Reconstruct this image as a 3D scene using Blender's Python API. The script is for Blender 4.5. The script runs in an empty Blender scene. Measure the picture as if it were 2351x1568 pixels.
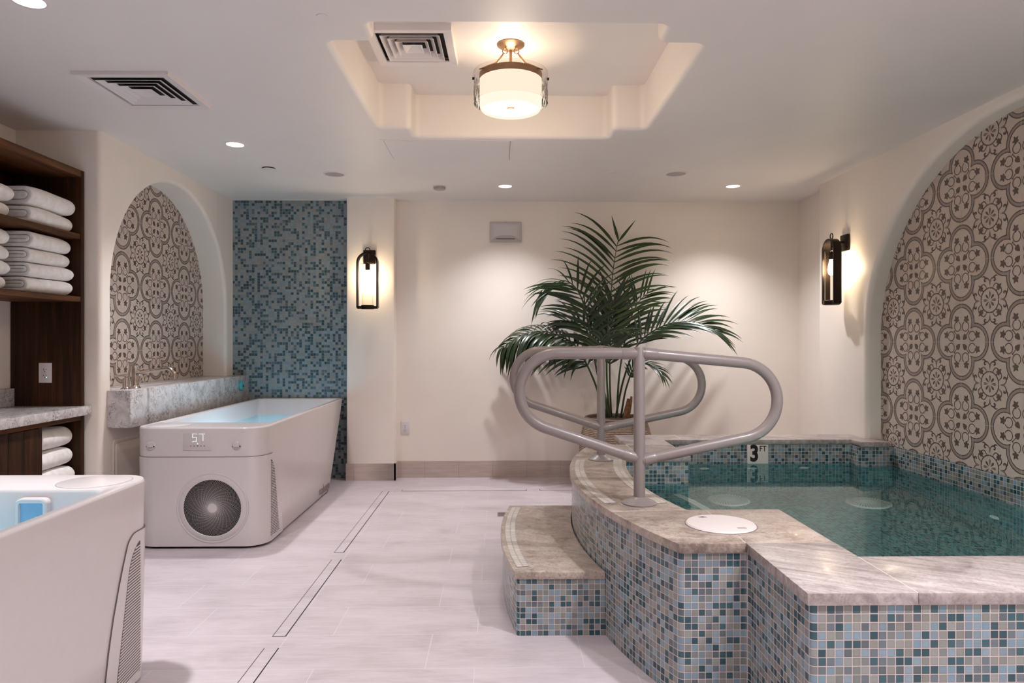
import bpy, bmesh, math, random
from mathutils import Vector, Matrix
random.seed(7)
PI = math.pi
sc = bpy.context.scene
COL = sc.collection
V = Vector

# ------------------------------------------------------------------ camera
F_PX = 1567.0
YAW = math.atan(27 / 1567)
EYE = 1.25
cam = bpy.data.objects.new('camera', bpy.data.cameras.new('camera'))
COL.objects.link(cam)
cam.data.sensor_width = 36.0
cam.data.lens = 36.0 * F_PX / 2351
cam.data.clip_start = 0.02
cam.location = (0, 0, EYE)
cam.rotation_euler = (PI / 2, 0, -YAW)
sc.camera = cam
CA, SA = math.cos(YAW), math.sin(YAW)

def at(px, py, Y):
    """measured photo point -> place in the room on the plane y = Y"""
    u = (px - 1175.5) / F_PX; v = (784 - py) / F_PX
    t = Y / (CA - u * SA)
    return V(((SA + u * CA) * t, Y, EYE + v * t))

# ------------------------------------------------------------------ materials
def srgb(r, g, b):
    f = lambda c: (c / 255 / 12.92) if c / 255 <= 0.04045 else ((c / 255 + 0.055) / 1.055) ** 2.4
    return (f(r), f(g), f(b), 1.0)

class NT:
    def __init__(s, name):
        s.m = bpy.data.materials.new(name); s.m.use_nodes = True
        s.t = s.m.node_tree; s.t.nodes.clear()
        s.out = s.n('ShaderNodeOutputMaterial')
    def n(s, typ, **kw):
        nd = s.t.nodes.new(typ)
        for k, v in kw.items(): setattr(nd, k, v)
        return nd
    def l(s, a, b): s.t.links.new(a, b)
    def val(s, sock, x):
        if hasattr(x, 'is_output'): s.l(x, sock)
        else: sock.default_value = x
    def math(s, op, a, b=None, c=None):
        nd = s.n('ShaderNodeMath', operation=op)
        s.val(nd.inputs[0], a)
        if b is not None: s.val(nd.inputs[1], b)
        if c is not None: s.val(nd.inputs[2], c)
        return nd.outputs[0]
    def ramp(s, fac, stops, interp='LINEAR'):
        nd = s.n('ShaderNodeValToRGB'); cr = nd.color_ramp; cr.interpolation = interp
        while len(cr.elements) < len(stops): cr.elements.new(0.5)
        for e, (p, c) in zip(cr.elements, stops): e.position = p; e.color = c
        s.l(fac, nd.inputs[0]); return nd.outputs[0]
    def mix(s, fac, a, b, blend='MIX'):
        nd = s.n('ShaderNodeMix', data_type='RGBA', blend_type=blend)
        s.val(nd.inputs[0], fac); s.val(nd.inputs[6], a); s.val(nd.inputs[7], b)
        return nd.outputs[2]
    def noise(s, vec, scale, detail=4, rough=0.6, dist=0.0):
        nd = s.n('ShaderNodeTexNoise')
        if vec is not None: s.l(vec, nd.inputs['Vector'])
        nd.inputs['Scale'].default_value = scale; nd.inputs['Detail'].default_value = detail
        nd.inputs['Roughness'].default_value = rough; nd.inputs['Distortion'].default_value = dist
        return nd.outputs['Fac']
    def geo(s): return s.n('ShaderNodeNewGeometry').outputs['Position']
    def objc(s): return s.n('ShaderNodeTexCoord').outputs['Object']
    def uv(s): return s.n('ShaderNodeTexCoord').outputs['UV']
    def mapv(s, vec, scale=(1, 1, 1), rot=(0, 0, 0), loc=(0, 0, 0)):
        nd = s.n('ShaderNodeMapping'); s.l(vec, nd.inputs[0])
        nd.inputs['Scale'].default_value = scale; nd.inputs['Rotation'].default_value = rot
        nd.inputs['Location'].default_value = loc
        return nd.outputs[0]
    def bump(s, h, strength=0.2, dist=0.01):
        nd = s.n('ShaderNodeBump'); s.l(h, nd.inputs['Height'])
        nd.inputs['Strength'].default_value = strength; nd.inputs['Distance'].default_value = dist
        return nd.outputs[0]
    def pbr(s, color, rough=0.5, metal=0.0, normal=None, coat=0.0, spec=0.5, **kw):
        p = s.n('ShaderNodeBsdfPrincipled')
        s.val(p.inputs['Base Color'], color); s.val(p.inputs['Roughness'], rough)
        s.val(p.inputs['Metallic'], metal)
        p.inputs['Specular IOR Level'].default_value = spec
        p.inputs['Coat Weight'].default_value = coat
        p.inputs['Coat Roughness'].default_value = 0.08
        for k, v in kw.items(): s.val(p.inputs[k], v)
        if normal is not None: s.l(normal, p.inputs['Normal'])
        s.l(p.outputs[0], s.out.inputs[0]); return p

def plain(name, c, rough=0.5, metal=0.0, coat=0.0, var=0.06, scale=30, bump=0.0, spec=0.5):
    k = NT(name); o = k.objc()
    n = k.noise(o, scale)
    d = tuple(x * (1 - var) for x in c[:3]) + (1,)
    e = tuple(min(1, x * (1 + var)) for x in c[:3]) + (1,)
    col = k.ramp(n, [(0.3, d), (0.7, e)])
    k.pbr(col, rough, metal, k.bump(n, bump, 0.004) if bump else None, coat, spec)
    return k.m

def plaster(name, c, var=0.03, bump=0.10):
    k = NT(name); g = k.geo()
    n1 = k.noise(g, 1.3, 3); n2 = k.noise(g, 9, 5, 0.6)
    d = tuple(x * (1 - var) for x in c[:3]) + (1,); e = tuple(min(1, x * (1 + var)) for x in c[:3]) + (1,)
    col = k.ramp(n1, [(0.35, d), (0.65, e)])
    h = k.math('MULTIPLY', k.math('GREATER_THAN', k.noise(g, 3.0, 6, 0.55), 0.56), k.noise(g, 40, 4))
    h = k.math('ADD', k.math('MULTIPLY', n2, 0.6), k.math('MULTIPLY', h, 0.25))
    k.pbr(col, 0.48, 0, k.bump(h, bump, 0.012), 0, 0.35)
    return k.m

M = {}
M['wall'] = plaster('cream_plaster', srgb(238, 228, 218))
M['ceil'] = plaster('white_ceiling_plaster', srgb(230, 223, 218), 0.02, 0.10)

def floor_mat():
    k = NT('grey_plank_tile'); g = k.geo()
    br = k.n('ShaderNodeTexBrick', offset=0.31, offset_frequency=2, squash=1.0)
    k.l(k.mapv(g, loc=(0.711, -2.615 + 0.3048 * 20, 0)), br.inputs['Vector'])
    br.inputs['Scale'].default_value = 1.0
    br.inputs['Brick Width'].default_value = 0.613; br.inputs['Row Height'].default_value = 0.3048
    br.inputs['Mortar Size'].default_value = 0.0022; br.inputs['Mortar Smooth'].default_value = 0.4
    br.inputs['Color1'].default_value = (0.35, 0.35, 0.35, 1); br.inputs['Color2'].default_value = (0.65, 0.65, 0.65, 1)
    br.inputs['Mortar'].default_value = (0.5, 0.5, 0.5, 1)
    nd = k.n('ShaderNodeSeparateColor'); k.l(br.outputs['Color'], nd.inputs[0])
    st = k.noise(k.mapv(g, (7, 70, 1)), 1.0, 6, 0.72, 0.5)
    st2 = k.noise(k.mapv(g, (1.6, 4.6, 1)), 1.3, 6, 0.66, 0.6)
    f = k.math('ADD', k.math('MULTIPLY', st, 0.45), k.math('MULTIPLY', st2, 0.55))
    f = k.math('ADD', f, k.math('MULTIPLY', nd.outputs[0], 0.12))
    col = k.ramp(f, [(0.42, srgb(182, 171, 175)), (0.56, srgb(198, 187, 192)), (0.72, srgb(210, 200, 205))])
    col = k.mix(br.outputs['Fac'], col, srgb(212, 204, 207))
    h = k.math('SUBTRACT', k.math('MULTIPLY', st, 0.15), br.outputs['Fac'])
    k.pbr(col, k.math('MULTIPLY_ADD', st2, 0.2, 0.28), 0, k.bump(h, 0.12, 0.003), 0, 0.45)
    return k.m
M['floor'] = floor_mat()

def mosaic(name, cols, grout, pitch=0.0254, gw=0.055, rough=0.14, dark=0.0):
    k = NT(name)
    uvm = k.mapv(k.uv(), (1 / pitch, 1 / pitch, 1))
    sp = k.n('ShaderNodeSeparateXYZ'); k.l(uvm, sp.inputs[0])
    fx = k.math('FLOOR', sp.outputs[0]); fy = k.math('FLOOR', sp.outputs[1])
    cb = k.n('ShaderNodeCombineXYZ'); k.l(fx, cb.inputs[0]); k.l(fy, cb.inputs[1])
    wn = k.n('ShaderNodeTexWhiteNoise', noise_dimensions='2D'); k.l(cb.outputs[0], wn.inputs['Vector'])
    n = len(cols)
    base = k.ramp(wn.outputs['Value'], [(i / n, c) for i, c in enumerate(cols)], 'CONSTANT')
    fine = k.noise(uvm, 2.3, 4, 0.7)
    base = k.mix(k.math('MULTIPLY', fine, 0.35), base, srgb(150, 160, 165), 'SOFT_LIGHT')
    # per tile jitter of edges
    sc2 = k.n('ShaderNodeSeparateColor'); k.l(wn.outputs['Color'], sc2.inputs[0])
    ax = k.math('ABSOLUTE', k.math('SUBTRACT', k.math('FRACT', k.math('ADD', sp.outputs[0], k.math('MULTIPLY', k.math('SUBTRACT', sc2.outputs[1], 0.5), 0.03))), 0.5))
    ay = k.math('ABSOLUTE', k.math('SUBTRACT', k.math('FRACT', k.math('ADD', sp.outputs[1], k.math('MULTIPLY', k.math('SUBTRACT', sc2.outputs[2], 0.5), 0.03))), 0.5))
    mx = k.math('MAXIMUM', ax, ay)
    nd = k.n('ShaderNodeMapRange', interpolation_type='SMOOTHSTEP'); k.l(mx, nd.inputs[0])
    nd.inputs[1].default_value = 0.5 - gw - 0.02; nd.inputs[2].default_value = 0.5 - gw + 0.015
    rim = k.n('ShaderNodeMapRange'); k.l(mx, rim.inputs[0]); rim.inputs[1].default_value = 0.30; rim.inputs[2].default_value = 0.45
    base = k.mix(k.math('MULTIPLY', rim.outputs[0], 0.22), base, srgb(60, 72, 78))
    col = k.mix(nd.outputs[0], base, grout)
    h = k.math('SUBTRACT', 1.0, nd.outputs[0])
    k.pbr(col, k.math('MULTIPLY_ADD', nd.outputs[0], 0.5, rough), 0, k.bump(h, 0.5, 0.0015), 0.0, 0.5)
    return k.m
POOLC = [srgb(133, 152, 164), srgb(46, 80, 90), srgb(148, 148, 142), srgb(112, 123, 130), srgb(144, 164, 176),
         srgb(142, 140, 134), srgb(62, 98, 106), srgb(156, 158, 153), srgb(99, 108, 114), srgb(130, 156, 170), srgb(132, 136, 134), srgb(54, 88, 98)]
M['mosaic'] = mosaic('pool_glass_mosaic', POOLC, srgb(206, 192, 188), pitch=0.0244)
WALLC = [srgb(142, 150, 154), srgb(132, 142, 148), srgb(58, 84, 96), srgb(148, 150, 146), srgb(130, 146, 154),
         srgb(92, 108, 118), srgb(140, 142, 138), srgb(138, 154, 164), srgb(66, 96, 106), srgb(50, 76, 88)]
M['mosaicwall'] = mosaic('wall_glass_mosaic', WALLC, srgb(140, 142, 140), gw=0.04, rough=0.10)
UNDER = [srgb(70, 120, 130), srgb(38, 82, 92), srgb(100, 134, 134), srgb(64, 106, 118), srgb(80, 150, 156), srgb(90, 128, 128), srgb(42, 98, 104)]
M['mosaicdeep'] = mosaic('inner_pool_mosaic', UNDER, srgb(128, 158, 158), gw=0.05)
M['whitetile'] = mosaic('white_mosaic_strip', [srgb(214, 206, 198), srgb(206, 200, 194), srgb(220, 212, 204)], srgb(178, 168, 160), gw=0.05, rough=0.3)

def granite(name, c0, c1, c2, ang, sc_=(3, 16, 8), sp=0.5, rough=0.34):
    k = NT(name); g = k.geo()
    st = k.noise(k.mapv(k.mapv(g, rot=(0, 0, ang)), sc_), 1.6, 6, 0.7, 0.8)
    bl = k.noise(g, 5, 5, 0.65, 0.5)
    spk = k.noise(g, 85, 3, 0.7)
    f = k.math('ADD', k.math('MULTIPLY', st, 0.55), k.math('MULTIPLY', bl, 0.45))
    col = k.ramp(f, [(0.36, c0), (0.5, c1), (0.66, c2)])
    col = k.mix(k.math('MULTIPLY', k.ramp(spk, [(0.56, (0, 0, 0, 1)), (0.66, (1, 1, 1, 1))]), sp), col, srgb(104, 88, 80))
    col = k.mix(k.math('MULTIPLY', k.ramp(spk, [(0.34, (1, 1, 1, 1)), (0.42, (0, 0, 0, 1))]), sp * 0.6), col, srgb(222, 212, 200))
    k.pbr(col, rough, 0, k.bump(spk, 0.05, 0.002), 0.1, 0.5)
    return k.m
M['granite_tan'] = granite('tan_granite', srgb(122, 106, 98), srgb(176, 160, 149), srgb(204, 191, 180), 0.3, (8, 14, 8), 0.55)
M['granite_grey'] = granite('grey_veined_granite', srgb(122, 110, 108), srgb(166, 155, 152), srgb(200, 191, 188), 0.5, (2.4, 26, 12), 0.3, 0.27)

def marble():
    k = NT('speckled_grey_marble'); g = k.geo()
    w = k.noise(g, 9, 6, 0.7, 1.5)
    v1 = k.math('ABSOLUTE', k.math('SUBTRACT', k.noise(g, 22, 5, 0.62, 1.6), 0.5))
    vein = k.ramp(v1, [(0.0, (1, 1, 1, 1)), (0.05, (0, 0, 0, 1))])
    msk = k.ramp(k.noise(g, 12, 4, 0.6), [(0.42, (0, 0, 0, 1)), (0.58, (1, 1, 1, 1))])
    base = k.ramp(w, [(0.35, srgb(186, 180, 180)), (0.65, srgb(218, 213, 212))])
    col = k.mix(k.math('MULTIPLY', vein, k.math('MULTIPLY', msk, 0.8)), base, srgb(88, 80, 80))
    k.pbr(col, 0.22, 0, None, 0.1)
    return k.m
M['marble'] = marble()

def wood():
    k = NT('dark_oak_painted_shade'); g = k.geo()
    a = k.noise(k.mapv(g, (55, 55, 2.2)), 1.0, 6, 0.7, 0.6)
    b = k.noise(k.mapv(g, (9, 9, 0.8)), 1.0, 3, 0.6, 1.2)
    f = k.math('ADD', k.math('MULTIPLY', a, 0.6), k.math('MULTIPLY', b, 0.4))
    col = k.ramp(f, [(0.34, srgb(24, 12, 5)), (0.52, srgb(52, 29, 14)), (0.68, srgb(80, 47, 24))])  # same oak as the shelves, darkened to paint in the unlit interior
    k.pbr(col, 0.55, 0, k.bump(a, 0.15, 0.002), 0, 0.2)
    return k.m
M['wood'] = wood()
def woodh():
    k = NT('dark_oak_shelf_grain'); g = k.geo()
    a = k.noise(k.mapv(g, (45, 2.2, 45)), 1.0, 6, 0.7, 0.6)
    b = k.noise(k.mapv(g, (9, 0.8, 9)), 1.0, 3, 0.6, 1.2)
    f = k.math('ADD', k.math('MULTIPLY', a, 0.6), k.math('MULTIPLY', b, 0.4))
    col = k.ramp(f, [(0.34, srgb(44, 24, 11)), (0.52, srgb(92, 55, 28)), (0.68, srgb(122, 76, 41))])
    k.pbr(col, 0.55, 0, k.bump(a, 0.15, 0.002), 0, 0.2)
    return k.m
M['woodh'] = woodh()

def towel_mat():
    k = NT('white_terry_cloth'); o = k.geo()
    n = k.noise(o, 420, 3, 0.7); n2 = k.noise(o, 30, 4, 0.6)
    col = k.ramp(n2, [(0.3, srgb(226, 222, 218)), (0.7, srgb(246, 243, 240))])
    h = k.math('ADD', k.math('MULTIPLY', n, 0.5), n2)
    k.pbr(col, 0.95, 0, k.bump(h, 0.45, 0.004), 0, 0.2, **{'Sheen Weight': 0.3})
    return k.m
M['towel'] = towel_mat()
M['acrylic'] = plain('glossy_white_acrylic', srgb(212, 204, 204), 0.2, coat=0.15, var=0.01)
M['acrylic2'] = plain('white_plastic', srgb(206, 198, 198), 0.35, var=0.015)
M['dark'] = plain('black_gap', srgb(18, 16, 16), 0.7, var=0.1)
M['seam'] = plain('taupe_marks_and_seam_shade', srgb(128, 114, 109), 0.8, var=0.1)  # dark tone painting the shade in seams; also colours lettering and grates
M['slatgap'] = plain('brown_vent_gap', srgb(96, 82, 78), 0.8, var=0.1)
M['plate'] = plain('satin_grey_display_plate', srgb(206, 198, 198), 0.3, var=0.01)
M['rail'] = plain('taupe_powder_coat', srgb(140, 130, 128), 0.36, var=0.02, coat=0.08)
M['nickel'] = plain('brushed_nickel', srgb(188, 176, 168), 0.2, metal=1.0, var=0.05)
M['steel'] = plain('steel', srgb(170, 168, 170), 0.3, metal=1.0, var=0.05)
M['bronze'] = plain('oil_rubbed_bronze', srgb(40, 30, 25), 0.34, metal=0.75, var=0.15)
M['champagne'] = plain('champagne_bronze', srgb(158, 126, 102), 0.38, metal=0.85, var=0.12)
M['white'] = plain('white_painted_metal', srgb(226, 218, 216), 0.4, var=0.01)
M['whiteplastic'] = plain('white_switch_plastic', srgb(216, 210, 212), 0.3, var=0.01)
M['lid'] = plain('white_abs_lid', srgb(224, 214, 212), 0.4, var=0.015)
M['baseboard'] = None
M['teal'] = plain('teal_plastic', srgb(70, 160, 168), 0.35, var=0.03)
M['black'] = plain('black_plastic', srgb(20, 20, 22), 0.4, var=0.05)
M['grey'] = plain('grey_plastic', srgb(172, 162, 159), 0.4, var=0.03)
M['lamphouse'] = plain('light_grey_plastic', srgb(196, 190, 190), 0.4, var=0.01)
M['markwhite'] = plain('white_ceramic', srgb(238, 228, 220), 0.25, var=0.02)
M['grout'] = plain('pale_grout', srgb(206, 190, 182), 0.8, var=0.03)
M['soil'] = plain('brown_bark_mulch', srgb(66, 46, 36), 0.95, var=0.5, scale=60, bump=0.8)
M['trunk'] = plain('fibrous_trunk', srgb(112, 74, 46), 0.85, var=0.4, scale=45, bump=0.6)

def baseb():
    k = NT('taupe_tile_baseboard'); g = k.geo()
    sp = k.n('ShaderNodeSeparateXYZ'); k.l(g, sp.inputs[0])
    fr = k.math('ABSOLUTE', k.math('SUBTRACT', k.math('FRACT', k.math('DIVIDE', k.math('ADD', sp.outputs[0], 5.053), 0.3115)), 0.5))
    ln = k.math('GREATER_THAN', fr, 0.4955)
    st = k.noise(k.mapv(g, (3, 3, 40)), 1.5, 5, 0.65, 0.4)
    col = k.ramp(st, [(0.35, srgb(184, 164, 156)), (0.65, srgb(202, 184, 176))])
    col = k.mix(ln, col, srgb(160, 143, 136))
    k.pbr(col, 0.4)
    return k.m
M['baseboard'] = baseb()

def leaf_mat(name, c0, c1):
    k = NT(name); o = k.objc()
    n = k.noise(o, 7, 3)
    col = k.ramp(n, [(0.3, c0), (0.7, c1)])
    k.pbr(col, 0.3, 0, None, 0.0, 0.5, **{'Subsurface Weight': 0.0})
    return k.m
M['leaf'] = leaf_mat('kentia_leaf', srgb(18, 32, 18), srgb(36, 56, 27))
M['leaf2'] = leaf_mat('kentia_leaf_light', srgb(26, 42, 17), srgb(50, 72, 27))
M['stem'] = leaf_mat('kentia_stem', srgb(40, 52, 24), srgb(72, 84, 40))

def basket():
    k = NT('woven_basket'); uv = k.uv()
    sp = k.n('ShaderNodeSeparateXYZ'); k.l(uv, sp.inputs[0])
    row = k.math('FLOOR', k.math('MULTIPLY', sp.outputs[1], 95))
    ph = k.math('MULTIPLY', k.math('MODULO', row, 2), PI)
    wv = k.math('SINE', k.math('ADD', k.math('MULTIPLY', sp.outputs[0], 320), ph))
    ro = k.math('SINE', k.math('MULTIPLY', sp.outputs[1], 95 * 2 * PI))
    h = k.math('ADD', k.math('MULTIPLY', wv, 0.5), ro)
    n = k.noise(uv, 60, 3)
    f = k.math('ADD', k.math('MULTIPLY', h, 0.15), n)
    col = k.ramp(f, [(0.2, srgb(112, 92, 78)), (0.6, srgb(150, 128, 110)), (0.9, srgb(176, 154, 134))])
    k.pbr(col, 0.8, 0, k.bump(h, 0.6, 0.004))
    return k.m
M['basket'] = basket()

def water_mat(name, tint, bumpk=0.02, scale=7):
    k = NT(name); g = k.geo()
    n = k.noise(k.mapv(g, (1, 1.6, 1)), scale, 3, 0.5)
    p = k.n('ShaderNodeBsdfGlass'); p.inputs['IOR'].default_value = 1.33
    p.inputs['Color'].default_value = tint; p.inputs['Roughness'].default_value = 0.0
    k.l(k.bump(n, bumpk, 0.05), p.inputs['Normal'])
    k.l(p.outputs[0], k.out.inputs[0])
    return k.m
M['water'] = water_mat('clear_teal_water', (0.80, 0.95, 0.93, 1), 0.006, 9)
M['tubwater'] = water_mat('clear_blue_water', (0.72, 0.92, 0.99, 1), 0.006, 6)

def thin_glass(name, tint=(0.97, 0.95, 0.92, 1), wavy=0.0):
    k = NT(name)
    tr = k.n('ShaderNodeBsdfTransparent'); tr.inputs[0].default_value = tint
    gl = k.n('ShaderNodeBsdfGlossy'); gl.inputs['Roughness'].default_value = 0.03
    fr = k.n('ShaderNodeFresnel'); fr.inputs[0].default_value = 1.3 if wavy else 1.22
    if wavy:
        nz = k.noise(k.objc(), 26, 2, 0.5)
        b = k.bump(nz, wavy, 0.02); k.l(b, gl.inputs['Normal']); k.l(b, fr.inputs['Normal'])
    mx = k.n('ShaderNodeMixShader'); k.l(k.math('MULTIPLY', fr.outputs[0], 1.0 if wavy else 0.35), mx.inputs[0])
    k.l(tr.outputs[0], mx.inputs[1]); k.l(gl.outputs[0], mx.inputs[2])
    k.l(mx.outputs[0], k.out.inputs[0]); return k.m
M['glass'] = thin_glass('clear_glass')
M['wavyglass'] = thin_glass('rippled_clear_glass', (0.95, 0.92, 0.88, 1), 0.55)

def emit(name, c, s):
    k = NT(name); e = k.n('ShaderNodeEmission')
    e.inputs[0].default_value = c; e.inputs[1].default_value = s
    k.l(e.outputs[0], k.out.inputs[0]); return k.m
M['led'] = emit('white_led_lens', (1, 0.98, 0.96, 1), 9)
M['digit'] = emit('white_led_digit', (0.85, 0.95, 1, 1), 0.9)
M['bulb'] = emit('warm_filament_bulb', (1, 0.78, 0.52, 1), 60)
M['shade'] = emit('lit_linen_shade', (1, 0.87, 0.71, 1), 0.66)
M['diffuser'] = emit('lit_white_diffuser', (1, 0.93, 0.86, 1), 1.05)

M['tile_base'] = plain('encaustic_tile_base', srgb(200, 184, 174), 0.42, var=0.04, scale=6)
M['tile_dark'] = plain('encaustic_tile_dark', srgb(96, 80, 73), 0.42, var=0.12, scale=5)
M['tile_mid'] = plain('encaustic_tile_mid', srgb(150, 137, 129), 0.42, var=0.06, scale=5)

# ------------------------------------------------------------------ mesh builder
class MB:
    def __init__(s): s.v = []; s.f = []; s.m = []; s.u = []
    def add(s, verts, faces, mi=0, uvs=None):
        b = len(s.v); s.v += [tuple(p) for p in verts]
        for i, f in enumerate(faces):
            s.f.append(tuple(j + b for j in f)); s.m.append(mi); s.u.append(None if uvs is None else uvs[i])
        return s
    def box(s, x0, x1, y0, y1, z0, z1, mi=0, uv=False):
        vs = [(x, y, z) for z in (z0, z1) for y in (y0, y1) for x in (x0, x1)]
        fs = [(0, 2, 3, 1), (4, 5, 7, 6), (0, 1, 5, 4), (2, 6, 7, 3), (0, 4, 6, 2), (1, 3, 7, 5)]
        return s.add(vs, fs, mi)
    def quad(s, a, b, c, d, mi=0, uv=None): return s.add([a, b, c, d], [(0, 1, 2, 3)], mi, None if uv is None else [uv])
    def poly(s, pts, mi=0, uv=None): return s.add(pts, [tuple(range(len(pts)))], mi, None if uv is None else [uv])
    def loft(s, secs, closed=True, cap0=False, cap1=False, mi=0):
        n = len(secs[0]); b = len(s.v)
        for q in secs: s.v += [tuple(p) for p in q]
        for i in range(len(secs) - 1):
            for j in range(n if closed else n - 1):
                k = (j + 1) % n
                s.f.append((b + i * n + j, b + i * n + k, b + (i + 1) * n + k, b + (i + 1) * n + j)); s.m.append(mi); s.u.append(None)
        if cap0: s.f.append(tuple(b + j for j in range(n))[::-1]); s.m.append(mi); s.u.append(None)
        if cap1: s.f.append(tuple(b + (len(secs) - 1) * n + j for j in range(n))); s.m.append(mi); s.u.append(None)
        return s
    def tube(s, path, r, n=10, caps=True, closed=False, mi=0):
        P = [V(p) for p in path]; m = len(P)
        rr = r if hasattr(r, '__len__') else [r] * m
        T = []
        for i in range(m):
            if closed: t = P[(i + 1) % m] - P[i - 1]
            else: t = P[min(i + 1, m - 1)] - P[max(i - 1, 0)]
            T.append(t.normalized())
        ref = V((0, 0, 1)) if abs(T[0].z) < 0.9 else V((1, 0, 0))
        a = (ref - T[0] * ref.dot(T[0])).normalized(); secs = []
        for i in range(m):
            a = (a - T[i] * a.dot(T[i])).normalized(); b = T[i].cross(a)
            secs.append([P[i] + (a * math.cos(2 * PI * k / n) + b * math.sin(2 * PI * k / n)) * rr[i] for k in range(n)])
        if closed: secs.append(secs[0]); caps = False
        return s.loft(secs, True, caps, caps, mi)
    def lathe(s, prof, c=(0, 0, 0), n=32, axis='z', a0=0, mi=0, caps=False):
        secs = []
        for r, h in prof:
            q = []
            for k in range(n):
                t = a0 + 2 * PI * k / n; x, y = r * math.cos(t), r * math.sin(t)
                if axis == 'z': p = (c[0] + x, c[1] + y, c[2] + h)
                elif axis == 'y': p = (c[0] + x, c[1] + h, c[2] - y)
                else: p = (c[0] + h, c[1] + x, c[2] + y)
                q.append(p)
            secs.append(q)
        return s.loft(secs, True, caps, caps, mi)
    def prism(s, poly, z0, z1, mi=0):
        n = len(poly)
        return s.loft([[(x, y, z0) for x, y in poly], [(x, y, z1) for x, y in poly]], True, True, True, mi)
    def strip_uv(s, path, z0, z1, mi=0, u0=0.0, nz=1):
        """vertical ribbon along a plan path, uv in metres"""
        u = u0
        for (x0, y0), (x1, y1) in zip(path, path[1:]):
            L = math.hypot(x1 - x0, y1 - y0)
            s.quad((x0, y0, z0), (x1, y1, z0), (x1, y1, z1), (x0, y0, z1), mi, [(u, z0), (u + L, z0), (u + L, z1), (u, z1)])
            u += L
        return s
    def build(s, name, mats, parent=None, bevel=0.0, smooth=True, ang=35, seg=2, shift=None, weld=True, flip=False):
        if not isinstance(mats, (list, tuple)): mats = [mats]
        me = bpy.data.meshes.new(name)
        off = V((0, 0, 0)) if shift is None else V(shift)
        me.from_pydata([V(p) - off for p in s.v], [], s.f)
        for m in mats: me.materials.append(m)
        me.polygons.foreach_set('material_index', s.m)
        if any(u is not None for u in s.u):
            ul = me.uv_layers.new(name='UVMap')
            for p, u in zip(me.polygons, s.u):
                if u is None: continue
                for li, c in zip(p.loop_indices, u): ul.data[li].uv = c
        bm = bmesh.new(); bm.from_mesh(me)
        if weld: bmesh.ops.remove_doubles(bm, verts=bm.verts, dist=1e-5)
        if weld: bmesh.ops.recalc_face_normals(bm, faces=bm.faces)
        if flip: bmesh.ops.reverse_faces(bm, faces=bm.faces)
        if bevel > 0:
            es = [e for e in bm.edges if len(e.link_faces) == 2 and e.calc_face_angle(0) > math.radians(30)]
            bmesh.ops.bevel(bm, geom=es, offset=bevel, segments=seg, affect='EDGES', profile=0.5, clamp_overlap=True)
        if smooth:
            for f in bm.faces: f.smooth = True
            for e in bm.edges:
                if len(e.link_faces) == 2 and e.calc_face_angle(0) > math.radians(ang): e.smooth = False
        bm.to_mesh(me); bm.free()
        o = bpy.data.objects.new(name, me); COL.objects.link(o)
        if parent is not None: o.parent = parent
        return o

def tag(o, label, cat, group=None, kind=None):
    o['label'] = label; o['category'] = cat
    if group: o['group'] = group
    if kind: o['kind'] = kind
    return o
def thing(name, label, cat, loc=(0, 0, 0), rz=0.0, group=None):
    o = bpy.data.objects.new(name, None); COL.objects.link(o)
    o.empty_display_size = 0.05
    o.location = loc; o.rotation_euler = (0, 0, rz)
    return tag(o, label, cat, group)
def struct(name, mb, mats, **kw):
    o = mb.build(name, mats, **kw); o['kind'] = 'structure'; return o
def center(mb, z='min'):
    xs = [p[0] for p in mb.v]; ys = [p[1] for p in mb.v]; zs = [p[2] for p in mb.v]
    return ((min(xs) + max(xs)) / 2, (min(ys) + max(ys)) / 2, min(zs))
def solo(name, mb, mats, label, cat, group=None, **kw):
    """a thing that is one mesh, origin at its base"""
    c = center(mb); o = mb.build(name, mats, shift=c, **kw); o.location = c
    return tag(o, label, cat, group)
def copy_tree(o, parent=None):
    c = o.copy(); COL.objects.link(c)
    if parent is not None: c.parent = parent
    for ch in list(o.children): copy_tree(ch, c)
    return c
def text_mesh(body, size, depth=0.0005, font_shear=0.0, bold=0.0):
    cu = bpy.data.curves.new('text_curve', 'FONT'); cu.body = body; cu.size = size
    cu.extrude = depth; cu.align_x = 'CENTER'; cu.align_y = 'CENTER'; cu.shear = font_shear; cu.offset = bold
    ob = bpy.data.objects.new('text_curve', cu); COL.objects.link(ob)
    dg = bpy.context.evaluated_depsgraph_get()
    me = bpy.data.meshes.new_from_object(ob.evaluated_get(dg))
    bpy.data.objects.remove(ob); bpy.data.curves.remove(cu)
    return me
def arc(cx, cy, r, a0, a1, n):
    return [(cx + r * math.cos(a0 + (a1 - a0) * i / n), cy + r * math.sin(a0 + (a1 - a0) * i / n)) for i in range(n + 1)]
def fillet(poly, r, n=5):
    out = []; m = len(poly)
    for i in range(m):
        p = V(poly[i]); a = V(poly[i - 1]); b = V(poly[(i + 1) % m])
        d1 = (a - p).normalized(); d2 = (b - p).normalized()
        co = max(-1, min(1, d1.dot(d2))); th = math.acos(co)
        if th > PI - 0.02: out.append(tuple(p)); continue
        t = r / math.tan(th / 2)
        c = p + (d1 + d2).normalized() * (r / math.sin(th / 2))
        p1 = p + d1 * t; p2 = p + d2 * t
        a1 = math.atan2(p1.y - c.y, p1.x - c.x); a2 = math.atan2(p2.y - c.y, p2.x - c.x)
        da = (a2 - a1 + PI) % (2 * PI) - PI
        out += [(c.x + r * math.cos(a1 + da * k / n), c.y + r * math.sin(a1 + da * k / n)) for k in range(n + 1)]
    return out
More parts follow.
